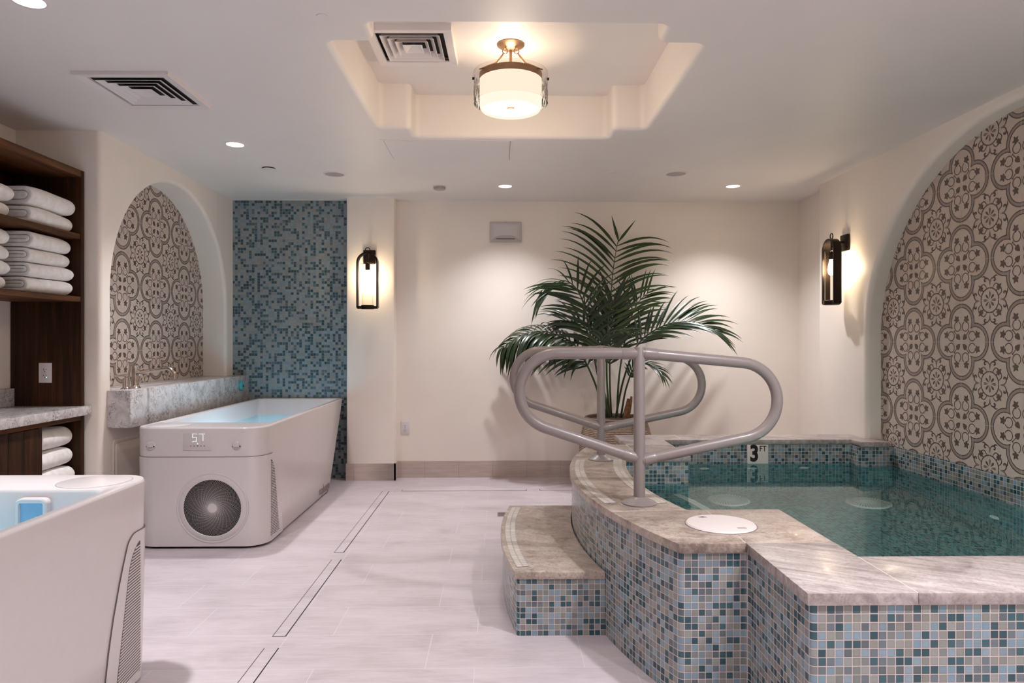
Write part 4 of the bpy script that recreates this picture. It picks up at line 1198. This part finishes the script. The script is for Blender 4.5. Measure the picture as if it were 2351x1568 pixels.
def vent(label, loc, rz, wx, wy, drop=0.012, deep=0.09):
    """square four-way ceiling diffuser, nested square cones"""
    t = thing('ceiling_vent', label, 'vent', loc, rz, 'square ceiling vents')
    def sq(f, z, inset=0.0): return [(sx * (wx / 2 * f - inset), sy * (wy / 2 * f - inset), z) for sx, sy in ((-1, -1), (1, -1), (1, 1), (-1, 1))]
    mb = MB(); mb.loft([sq(1, 0.0), sq(1, -drop), sq(0.985, -drop - 0.002), sq(0.80, -drop + 0.004), sq(0.79, -drop + 0.012)], True)
    mb.build('frame', M['white'], parent=t, smooth=False)
    mb = MB(); mb.add(sq(0.84, -0.0015), [(0, 1, 2, 3)]); mb.build('duct_opening', M['dark'], parent=t, smooth=False)
    for f in (0.70, 0.545, 0.39):
        mb = MB(); mb.loft([sq(f, -drop + 0.0015), sq(f, -drop), sq(f - 0.012, -drop), sq(f - 0.115, -0.003), sq(f - 0.105, -0.002), sq(f - 0.002, -drop + 0.0015)], True)
        mb.build('louver_ring', M['white'], parent=t, smooth=False)
    mb = MB(); a = sq(0.19, -drop + 0.001); mb.loft([sq(0.235, -drop), sq(0.215, -drop), sq(0.19, -drop + 0.001)], True); mb.add(a + [(0, 0, -0.005)], [(0, 1, 4), (1, 2, 4), (2, 3, 4), (3, 0, 4)])
    mb.build('center_pyramid', M['white'], parent=t, smooth=False)
    return t
vent('white square air vent on the flat ceiling at the left', (-1.815, 3.535, CZ), -0.01, 0.462, 0.495, 0.016)
vent('white square air vent inside the lit ceiling tray beside the pendant', (-0.452, 3.572, TZ), -0.015, 0.43, 0.44, 0.034)

# ceiling access panel
t = thing('ceiling_access_panel', 'flush white access panel in the ceiling just behind the tray', 'panel', (-0.343, 4.617, CZ))
mb = MB(); w, d = 0.427, 0.245
fr = lambda i, z: [(sx * (w - i), sy * (d - i), z) for sx, sy in ((-1, -1), (1, -1), (1, 1), (-1, 1))]
mb.loft([fr(0, 0.0), fr(0, -0.002), fr(0.018, -0.002), fr(0.018, 0.0)]); mb.build('frame', M['ceil'], parent=t, smooth=False)
mb = MB(); mb.loft([fr(0.021, 0.0), fr(0.021, -0.0025)], True, False, True); mb.build('door', M['ceil'], parent=t, smooth=False)
mb = MB(); mb.loft([fr(0.0175, -0.0006), fr(0.0215, -0.0006)]); mb.build('shadow_gap', M['grey'], parent=t, smooth=False)
mb = MB(); mb.box(w - 0.0215, w - 0.0185, -d + 0.02, d - 0.02, -0.0026, -0.0001); mb.build('hinge_gap', M['seam'], parent=t)

# ------------------------------------------------------------------ drum pendant in the tray
pc = (0.055, 3.585)
pen = thing('drum_ceiling_light', 'lit drum ceiling light of clear rippled glass around a linen shade in the tray', 'ceiling light', (*pc, TZ))
Z = lambda z: z - TZ
MB().lathe([(0.072, 0.0), (0.072, -0.006), (0.066, -0.010), (0.045, -0.022), (0.020, -0.030), (0.0, -0.031)], n=40).build('canopy', M['champagne'], parent=pen)
MB().lathe([(0.0075, -0.025), (0.0075, Z(2.66)), (0.0, Z(2.66))], n=16).build('stem', M['champagne'], parent=pen)
sh = MB(); RS_ = 0.163
sh.lathe([(RS_, Z(2.626)), (RS_, Z(2.49)), (RS_ - 0.003, Z(2.474)), (RS_ - 0.008, Z(2.466)), (RS_ - 0.012, Z(2.464)), (RS_ - 0.014, Z(2.478))], n=64)
shd = sh.build('shade', M['shade'], parent=pen)
MB().lathe([(RS_ - 0.013, Z(2.478)), (0.0, Z(2.477))], n=64).build('diffuser', M['diffuser'], parent=shd)
mb = MB(); mb.lathe([(RS_ + 0.002, Z(2.618)), (RS_ + 0.002, Z(2.652)), (RS_ - 0.004, Z(2.652)), (RS_ - 0.004, Z(2.622))], n=64)
for k in range(3):
    a = 0.3 + k * 2 * PI / 3; mb.tube([(0, 0, Z(2.645)), (RS_ * math.cos(a), RS_ * math.sin(a), Z(2.645))], 0.004, 8)
mb.build('shade_ring', M['champagne'], parent=pen)
MB().lathe([(0.0, Z(2.458)), (0.006, Z(2.459)), (0.009, Z(2.464)), (0.017, Z(2.468)), (0.020, Z(2.476)), (0.0, Z(2.478))], n=24).build('finial', M['champagne'], parent=pen)
RG = 0.194
mb = MB(); secs = []; nn = 72
for i in range(12):
    z = 2.50 + 0.157 * i / 11
    secs.append([((RG + (0.0022 * math.sin(9 * a_ + 3.1 * math.sin(40 * z)) * math.sin(55 * z + 2 * math.sin(3 * a_)))) * math.cos(a_), (RG + 0.0022 * math.sin(9 * a_ + 3.1 * math.sin(40 * z)) * math.sin(55 * z + 2 * math.sin(3 * a_))) * math.sin(a_), Z(z)) for a_ in [2 * PI * k / nn for k in range(nn)]])
mb.loft(secs); gl = mb.build('glass_drum', M['wavyglass'], parent=pen)
mb = MB()
for z in (2.50, 2.657): mb.tube([(RG * math.cos(2 * PI * k / 64), RG * math.sin(2 * PI * k / 64), Z(z)) for k in range(64)], 0.0011, 6, closed=True)
mb.build('glass_rim', M['glass'], parent=gl)
for a_ in (PI * 0.0 + 0.05, PI * 1.0 - 0.05, PI * 0.5 + 0.02):
    ca_, sa_ = math.cos(a_), math.sin(a_)
    mb = MB(); mb.lathe([(0.007, RG - 0.004), (0.007, RG + 0.008), (0.0, RG + 0.009)], (0, 0, 0), 12, 'x')
    mb.v = [(x * ca_ - y * sa_, x * sa_ + y * ca_, z + Z(2.634)) for x, y, z in mb.v]; mb.build('glass_knob', M['bronze'], parent=gl)
for sx in (-1, 1):
    mb = MB(); mb.tube([(sx * 0.03 + 0.013 * math.cos(q), -0.028 + 0.004 * math.sin(q), -0.047 + 0.016 * math.sin(q)) for q in [2 * PI * k / 20 for k in range(20)]], 0.0026, 8, closed=True)
    mb.tube([(sx * 0.026, -0.028, -0.016), (sx * 0.028, -0.028, -0.034)], 0.006, 8)
    rg = mb.build('hook_ring', M['champagne'], parent=pen)
    mb = MB(); mb.tube([(sx * 0.036, -0.028, -0.056), (sx * 0.05, -0.034, -0.080), (sx * 0.075, -0.05, -0.118), (sx * 0.16, -0.1, Z(2.64))], [0.003, 0.006, 0.006, 0.004], 8); mb.build('arm', M['champagne'], parent=rg)

# ------------------------------------------------------------------ wall lanterns (built facing -y, mounted on a wall at y = 0)
def lantern(label, loc, rz):
    t = thing('wall_lantern', label, 'wall light', loc, rz, 'wall lanterns')
    D0 = -0.115                     # lantern axis in front of the wall
    MB().box(-0.022 - 0.036, 0.052, -0.022, 0.0, 0.41, 0.535).build('back_plate', M['bronze'], parent=t, bevel=0.006)
    mb = MB(); mb.tube([(0, -0.02, 0.475), (0, -0.06, 0.475), (0, D0, 0.488)], [0.011, 0.009, 0.008], 12); mb.tube([(0, D0, 0.49), (0, D0, 0.40)], 0.008, 12)
    mb.lathe([(0.0, 0.40), (0.020, 0.40), (0.020, 0.352), (0.016, 0.345), (0.0, 0.345)], (0, D0, 0), 20)
    mb.build('socket_arm', M['bronze'], parent=t)
    # arched strap frame
    mb = MB(); W = 0.0875; wd = 0.03; th = 0.0065
    prof = [(-W, 0.012), (-W, 0.41)] + [(-W * math.cos(q), 0.41 + W * 0.98 * math.sin(q)) for q in [PI * i / 18 for i in range(1, 18)]] + [(W, 0.41), (W, 0.012)]
    secs = []
    for i, (x, z) in enumerate(prof):
        a_ = V(prof[max(0, i - 1)]); b_ = V(prof[min(len(prof) - 1, i + 1)]); tg = (b_ - a_).normalized(); n = V((-tg.y, tg.x))
        secs.append([(x + n.x * e, D0 + y, z + n.y * e) for e, y in ((-th, -wd), (th, -wd), (th, wd), (-th, wd))])
    mb.loft(secs, True, True, True); fr_ = mb.build('arched_frame', M['bronze'], parent=t)
    mb = MB(); mb.tube([(0.021 * math.cos(q), D0, 0.522 + 0.021 * math.sin(q)) for q in [2 * PI * k / 28 for k in range(28)]], 0.0038, 8, closed=True)
    mb.lathe([(0.0, 0.505), (0.009, 0.503), (0.010, 0.497), (0.007, 0.492)], (0, D0, 0), 14); mb.build('hanging_ring', M['bronze'], parent=fr_)
    mb = MB(); mb.lathe([(0.0, 0.0), (0.055, 0.0), (0.058, 0.004), (0.058, 0.030), (0.054, 0.036), (0.0, 0.036)], (0, D0, 0), 36)
    mb.box(-W - 0.001, W + 0.001, D0 - 0.028, D0 + 0.028, 0.004, 0.026); mb.build('base_tray', M['bronze'], parent=t, bevel=0.001)
    for sx in (-1, 1): MB().lathe([(0.006, 0), (0.005, sx * 0.005), (0.0, sx * 0.006)], (sx * (W + 0.004), D0, 0.016), 12, 'x').build('frame_screw', M['bronze'], parent=fr_)
    mb = MB(); mb.lathe([(0.050, 0.036), (0.050, 0.405)], (0, D0, 0), 40); mb.build('glass_cylinder', M['glass'], parent=t)
    mb = MB(); mb.tube([(0.050 * math.cos(2 * PI * k / 40), D0 + 0.050 * math.sin(2 * PI * k / 40), 0.405) for k in range(40)], 0.0016, 6, closed=True); mb.build('glass_lip', M['glass'], parent=t)
    mb = MB(); mb.lathe([(0.0, 0.345), (0.013, 0.344), (0.015, 0.33), (0.022, 0.30), (0.0265, 0.27), (0.024, 0.245), (0.014, 0.230), (0.0, 0.226)], (0, D0, 0), 24); mb.build('bulb', M['bulb'], parent=t)
    return t
ll = at(844, 709, 6.045)
lantern('lit bronze wall lantern on the cream pillar beside the blue mosaic wall', (ll.x, 6.16, 1.535), 0)
lantern('lit bronze wall lantern on the right wall beside the big tiled arch', (RX, 5.14, 1.527), -PI / 2)

# ------------------------------------------------------------------ floor drains
def linear_drain(label, x0, x1, y0, y1):
    t = thing('linear_drain', label, 'floor drain', ((x0 + x1) / 2, (y0 + y1) / 2, 0), 0, None)
    c = t.location
    MB().box(x0, x1, y0, y1, -0.002, 0.0010).build('channel', M['dark'], parent=t, shift=c)
    MB().box(x0 + 0.004, x1 - 0.004, y0 + 0.0015, y1 - 0.0015, -0.001, 0.0022).build('tile_insert', M['floor'], parent=t, shift=c)
linear_drain('tile-insert slot drain in the floor nearest the camera beside the near tub', -0.962, -0.901, 1.6, 2.799)
linear_drain('tile-insert slot drain in the aisle floor, middle of the row', -0.966, -0.908, 2.908, 3.927)
linear_drain('tile-insert slot drain beside the far tub, running to the back wall', -0.984, -0.925, 4.058, 5.715)
linear_drain('slot drain lying across the floor in front of the back wall', -0.825, 0.222, 5.715, 5.775)
linear_drain('short slot drain across the floor running behind the pool', 0.332, 0.62, 5.715, 5.775)
fd = thing('floor_drain', 'small grey metal floor drain half hidden behind the low step', 'floor drain', (0.035, 4.93, 0))
MB().box(-0.055, 0.055, -0.055, 0.055, -0.002, 0.003).build('frame', M['steel'], parent=fd, bevel=0.001)
mb = MB()
for k in range(5): mb.box(-0.045, 0.045, -0.044 + k * 0.02, -0.036 + k * 0.02, 0.002, 0.004)
mb.build('grate', M['seam'], parent=fd)

# ------------------------------------------------------------------ potted kentia palm
px_, py_ = 0.995, 5.86
palm = thing('potted_palm', 'tall green palm in a brown woven basket behind the pool', 'plant', (px_, py_, 0))
AL = palm.location
mb = MB(); prof = [(0.0, 0.004), (0.19, 0.0), (0.225, 0.03), (0.29, 0.15), (0.315, 0.28), (0.312, 0.40), (0.285, 0.51), (0.262, 0.575), (0.268, 0.595), (0.262, 0.605), (0.25, 0.60), (0.245, 0.555)]
b0 = len(mb.f); mb.lathe(prof, n=56)
nf = 56
for i in range(len(prof) - 1):
    for k in range(nf):
        f = b0 + i * nf + k; h0, h1 = i / 12, (i + 1) / 12
        mb.u[f] = [(k / nf, h0), ((k + 1) / nf, h0), ((k + 1) / nf, h1), (k / nf, h1)]
mb.build('basket', M['basket'], parent=palm)
mb = MB(); rnd = random.Random(3)
rings = []
for i in range(9):
    r = 0.247 * (1 - i / 8.001); rings.append([(r * math.cos(2 * PI * k / 40), r * math.sin(2 * PI * k / 40), 0.592 + rnd.uniform(-0.006, 0.014)) for k in range(40)])
mb.loft(rings, True, False, True); mb.build('soil', M['soil'], parent=palm)
tk = at(1437, 965, py_) - AL
mb = MB(); mb.tube([(tk.x - 0.01, -0.03, 0.56), (tk.x + 0.0, -0.03, 0.63), (tk.x + 0.012, -0.03, 0.70), (tk.x + 0.02, -0.028, 0.76)], [0.034, 0.030, 0.022, 0.014], 12)
mb.tube([(tk.x + 0.02, -0.03, 0.64), (tk.x + 0.035, -0.04, 0.73), (tk.x + 0.04, -0.04, 0.78)], [0.016, 0.011, 0.009], 8)
mb.build('trunk', M['trunk'], parent=palm)

def catmull(P, n=8):
    Q = [P[0] * 2 - P[1]] + P + [P[-1] * 2 - P[-2]]; out = []
    for i in range(1, len(Q) - 2):
        for k in range(n):
            t = k / n; a, b, c, d = Q[i - 1], Q[i], Q[i + 1], Q[i + 2]
            out.append(0.5 * ((2 * b) + (c - a) * t + (2 * a - 5 * b + 4 * c - d) * t * t + (3 * b - a - 3 * c + d) * t ** 3))
    return out + [P[-1]]
def frond(pts, s0, nl, lmax, up, spread, droop, seed, mat='leaf', wid=0.017, sides=(1, -1), tipl=0.7, basel=0.6, curl=0.0, ymax=6.25, r0=0.009, conv=0.55, extra=()):
    """pinnate frond: rachis through pts (photo x, y, depth), nl leaflets a side beyond fraction s0"""
    rnd = random.Random(seed)
    P = catmull([at(*p) for p in pts], 10); m = len(P)
    L = [0.0]
    for a, b in zip(P, P[1:]): L.append(L[-1] + (b - a).length)
    tot = L[-1]
    def pos(s):
        d = s * tot
        for i in range(m - 1):
            if L[i + 1] >= d: 
                f = (d - L[i]) / max(1e-6, L[i + 1] - L[i]); return P[i].lerp(P[i + 1], f), (P[i + 1] - P[i]).normalized()
        return P[-1], (P[-1] - P[-2]).normalized()
    mb = MB(); mb.tube([p - AL for p in P], [r0 * (1 - 0.85 * i / (m - 1)) + 0.0008 for i in range(m)], 8)
    jobs = [(up, sd_, spread, droop, lmax, nl) for sd_ in sides] + list(extra)
    for up, side, spread, droop, lmax, nl in jobs:
        UP = V(up).normalized()
        for i in range(nl):
            u = (i + 0.3 + rnd.uniform(-0.15, 0.15)) / nl
            s = s0 + (1 - s0) * u * 0.995
            p, tg = pos(s)
            sd = tg.cross(UP); sd.normalize(); sd = sd * side
            nrm = sd.cross(tg) * side; nrm.normalize()
            if nrm.dot(UP) < 0: nrm = -nrm
            prof = (basel + (1 - basel) * min(1, u / 0.35)) * (1 if u < 0.6 else 1 - (1 - tipl) * (u - 0.6) / 0.4)
            ln = lmax * prof * rnd.uniform(0.9, 1.08)
            ag = math.radians(spread * (1 - conv * u ** 1.5) + rnd.uniform(-5, 5))
            d = (tg * math.cos(ag) + sd * math.sin(ag)).normalized()
            d = (d + nrm * rnd.uniform(0.0, 0.14)).normalized()
            n = 8; q = V(p); pc_ = []; dd = V(d)
            for k in range(n + 1):
                pc_.append(V(q)); t = k / n
                q = q + dd * (ln / n)
                dd = (dd + V((0, 0, -1)) * (droop * (0.25 + 1.3 * t) / n) * rnd.uniform(0.85, 1.15) + sd * curl / n).normalized()
                if q.y > ymax: q.y = ymax - 0.002
            w = wid * rnd.uniform(0.85, 1.1)
            Ls, Cs, Rs = [], [], []
            for k in range(n + 1):
                t = k / n; tn = (pc_[min(k + 1, n)] - pc_[max(k - 1, 0)]).normalized()
                wn = tn.cross(nrm)
                if wn.length < 1e-3: wn = tn.cross(V((1, 0, 0)))
                wn.normalize(); nn_ = wn.cross(tn).normalized()
                ww = w * (0.25 + 0.75 * min(1, t / 0.25)) * (1 - max(0, (t - 0.35) / 0.65) ** 1.4) + 0.0004
                lift = nn_ * ww * 0.35
                Cs.append(pc_[k] - AL); Ls.append(pc_[k] + wn * ww + lift - AL); Rs.append(pc_[k] - wn * ww + lift - AL)
            b = len(mb.v); mb.v += [tuple(x) for x in Ls + Cs + Rs]; N = n + 1
            for k in range(n):
                for (a0, a1) in ((0, N), (N, 2 * N)):
                    mb.f.append((b + a0 + k, b + a0 + k + 1, b + a1 + k + 1, b + a1 + k)); mb.m.append(0); mb.u.append(None)
    return mb.build('frond', M[mat], parent=palm, weld=False, ang=60)
# tall upright frond against the wall
frond([(1400, 966, 5.84), (1393, 860, 5.86), (1395, 760, 5.90), (1402, 680, 5.96), (1409, 610, 6.03), (1418, 556, 6.10)], 0.42, 17, 0.58, (0, -1, 0.1), 52, 1.15, 1, 'leaf2', 0.0140, tipl=0.85, basel=0.95, conv=0.0)
frond([(1418, 560, 6.10), (1420, 548, 6.11), (1421, 540, 6.115)], 0.0, 1, 0.26, (0, -1, 0.1), 26, 0.0, 21, 'leaf2', 0.0135, tipl=1.0, basel=1.0, conv=0.0, r0=0.003)
# left arching frond
frond([(1394, 966, 5.82), (1368, 840, 5.84), (1347, 725, 5.86), (1329, 672, 5.87), (1302, 646, 5.88), (1268, 650, 5.89), (1238, 672, 5.90)], 0.42, 20, 0.46, (0, -1, 0.3), 60, 0.9, 2, 'leaf', 0.0135, sides=(-1,), tipl=0.6, extra=[((-0.3, -0.35, 1), 1, 55, 1.3, 0.40, 18)])
# low frond drooping to the left
frond([(1390, 966, 5.82), (1366, 880, 5.85), (1326, 800, 5.90), (1286, 772, 5.94), (1240, 760, 5.98), (1195, 770, 6.00), (1150, 800, 6.02)], 0.34, 26, 0.52, (0, -1, 0.35), 72, 1.2, 3, 'leaf', 0.0180, sides=(-1,), tipl=0.45, conv=0.4, extra=[((0.1, -0.4, 1), 1, 55, 2.2, 0.42, 22), ((0.1, -0.5, 1), -1, 62, 4.5, 0.46, 18)])
# right frond
frond([(1412, 966, 5.82), (1432, 870, 5.82), (1462, 795, 5.82), (1500, 760, 5.84), (1550, 740, 5.86), (1605, 742, 5.88), (1645, 762, 5.90)], 0.46, 20, 0.46, (-0.1, -0.7, 0.7), 40, 0.75, 4, 'leaf', 0.0150, tipl=0.65)
# short dense centre frond
frond([(1404, 966, 5.88), (1400, 870, 5.92), (1402, 770, 5.94), (1408, 690, 5.95)], 0.46, 20, 0.38, (0.1, -1, 0.1), 48, 0.25, 5, 'leaf', 0.0160, tipl=0.8)
# frond coming forward
frond([(1398, 966, 5.80), (1384, 880, 5.70), (1376, 800, 5.55), (1400, 764, 5.42), (1450, 760, 5.32)], 0.5, 15, 0.26, (0, -0.2, 1), 58, 1.0, 6, 'leaf2', 0.0145)
# small frond at the lower right
frond([(1424, 966, 5.80), (1438, 890, 5.76), (1462, 838, 5.72), (1498, 840, 5.70), (1522, 862, 5.68)], 0.5, 16, 0.21, (0, -0.4, 1), 55, 1.2, 7, 'leaf', 0.010)
# stalks with finer leaflets behind
frond([(1402, 966, 5.84), (1376, 850, 5.90), (1352, 770, 5.96), (1330, 740, 6.00), (1290, 735, 6.02)], 0.5, 15, 0.38, (0, -0.8, 0.6), 60, 1.2, 8, 'leaf', 0.0125)
frond([(1416, 966, 5.86), (1422, 860, 5.92), (1440, 760, 5.98), (1462, 700, 6.02), (1492, 668, 6.04)], 0.5, 14, 0.36, (0, -0.8, 0.6), 55, 0.9, 9, 'leaf2', 0.010)

# ------------------------------------------------------------------ lights
def light(kind, name, loc, power, color, **kw):
    d = bpy.data.lights.new(name, kind); d.energy = power; d.color = color
    for k, v in kw.items(): setattr(d, k, v)
    o = bpy.data.objects.new(name, d); COL.objects.link(o); o.location = loc; return o
COOL = (0.98, 0.965, 1.0)
WARM = (1.0, 0.83, 0.64)
DN = [p for p, _ in DL]
def down(x, y, pw=70, ang=140, blend=1.0):
    o = light('SPOT', 'downlight_or_fill', (x, y, CZ - 0.012), pw, COOL, spot_size=math.radians(ang), spot_blend=blend, shadow_soft_size=0.045)
    return o
down(*DN[0], 118, 116); down(*DN[1], 76, 108); down(*DN[2], 72, 118); down(*DN[3], 84, 118)
# unseen spots added out of view as fill light
for (x, y, pw) in ((1.7, 0.75, 95), (0.5, 0.75, 62), (0.4, -1.0, 25), (1.9, -0.9, 30)):
    down(x, y, pw)
down(1.28, 1.85, 95, 160, 0.85)  # unseen wide flood added for the rim highlight and palm shadows
# lantern bulbs
light('POINT', 'lantern_bulb', (ll.x, 6.045, 1.535 + 0.265), 14, WARM, shadow_soft_size=0.028)
light('POINT', 'lantern_bulb', (RX - 0.115, 5.14, 1.527 + 0.265), 14, WARM, shadow_soft_size=0.028)
# drum pendant lamps
light('POINT', 'pendant_lamp', (*pc, 2.685), 2.4, (1, 0.77, 0.53), shadow_soft_size=0.05)
light('POINT', 'pendant_lamp', (*pc, 2.44), 11, (1, 0.79, 0.56), shadow_soft_size=0.12)
# underwater: unseen fill light added in the pool, LED lamps in the tubs
light('POINT', 'pool_fill', (1.9, 2.32, -0.15), 13, (0.86, 1.0, 0.97), shadow_soft_size=0.06)
for T, rz in ((T1, 0), (T2, PI)):
    d = V((0, 1.0, 0.45)); d.rotate(Matrix.Rotation(rz, 3, 'Z'))
    light('POINT', 'tub_lamp', V(T) + d, 8, (0.55, 0.86, 1.0), shadow_soft_size=0.05)
w = bpy.data.worlds.new('world'); sc.world = w; w.use_nodes = True
w.node_tree.nodes['Background'].inputs[0].default_value = (1, 0.95, 0.9, 1)
w.node_tree.nodes['Background'].inputs[1].default_value = 0.05

sc.view_settings.view_transform = 'Standard'; sc.view_settings.look = 'None'
sc.view_settings.gamma = 1.0; sc.view_settings.use_curve_mapping = False
sc.view_settings.exposure = 0.74
sc.cycles.use_denoising = True
sc.cycles.max_bounces = 12; sc.cycles.diffuse_bounces = 5; sc.cycles.transmission_bounces = 10; sc.cycles.transparent_max_bounces = 16
sc.cycles.sample_clamp_indirect = 6.0
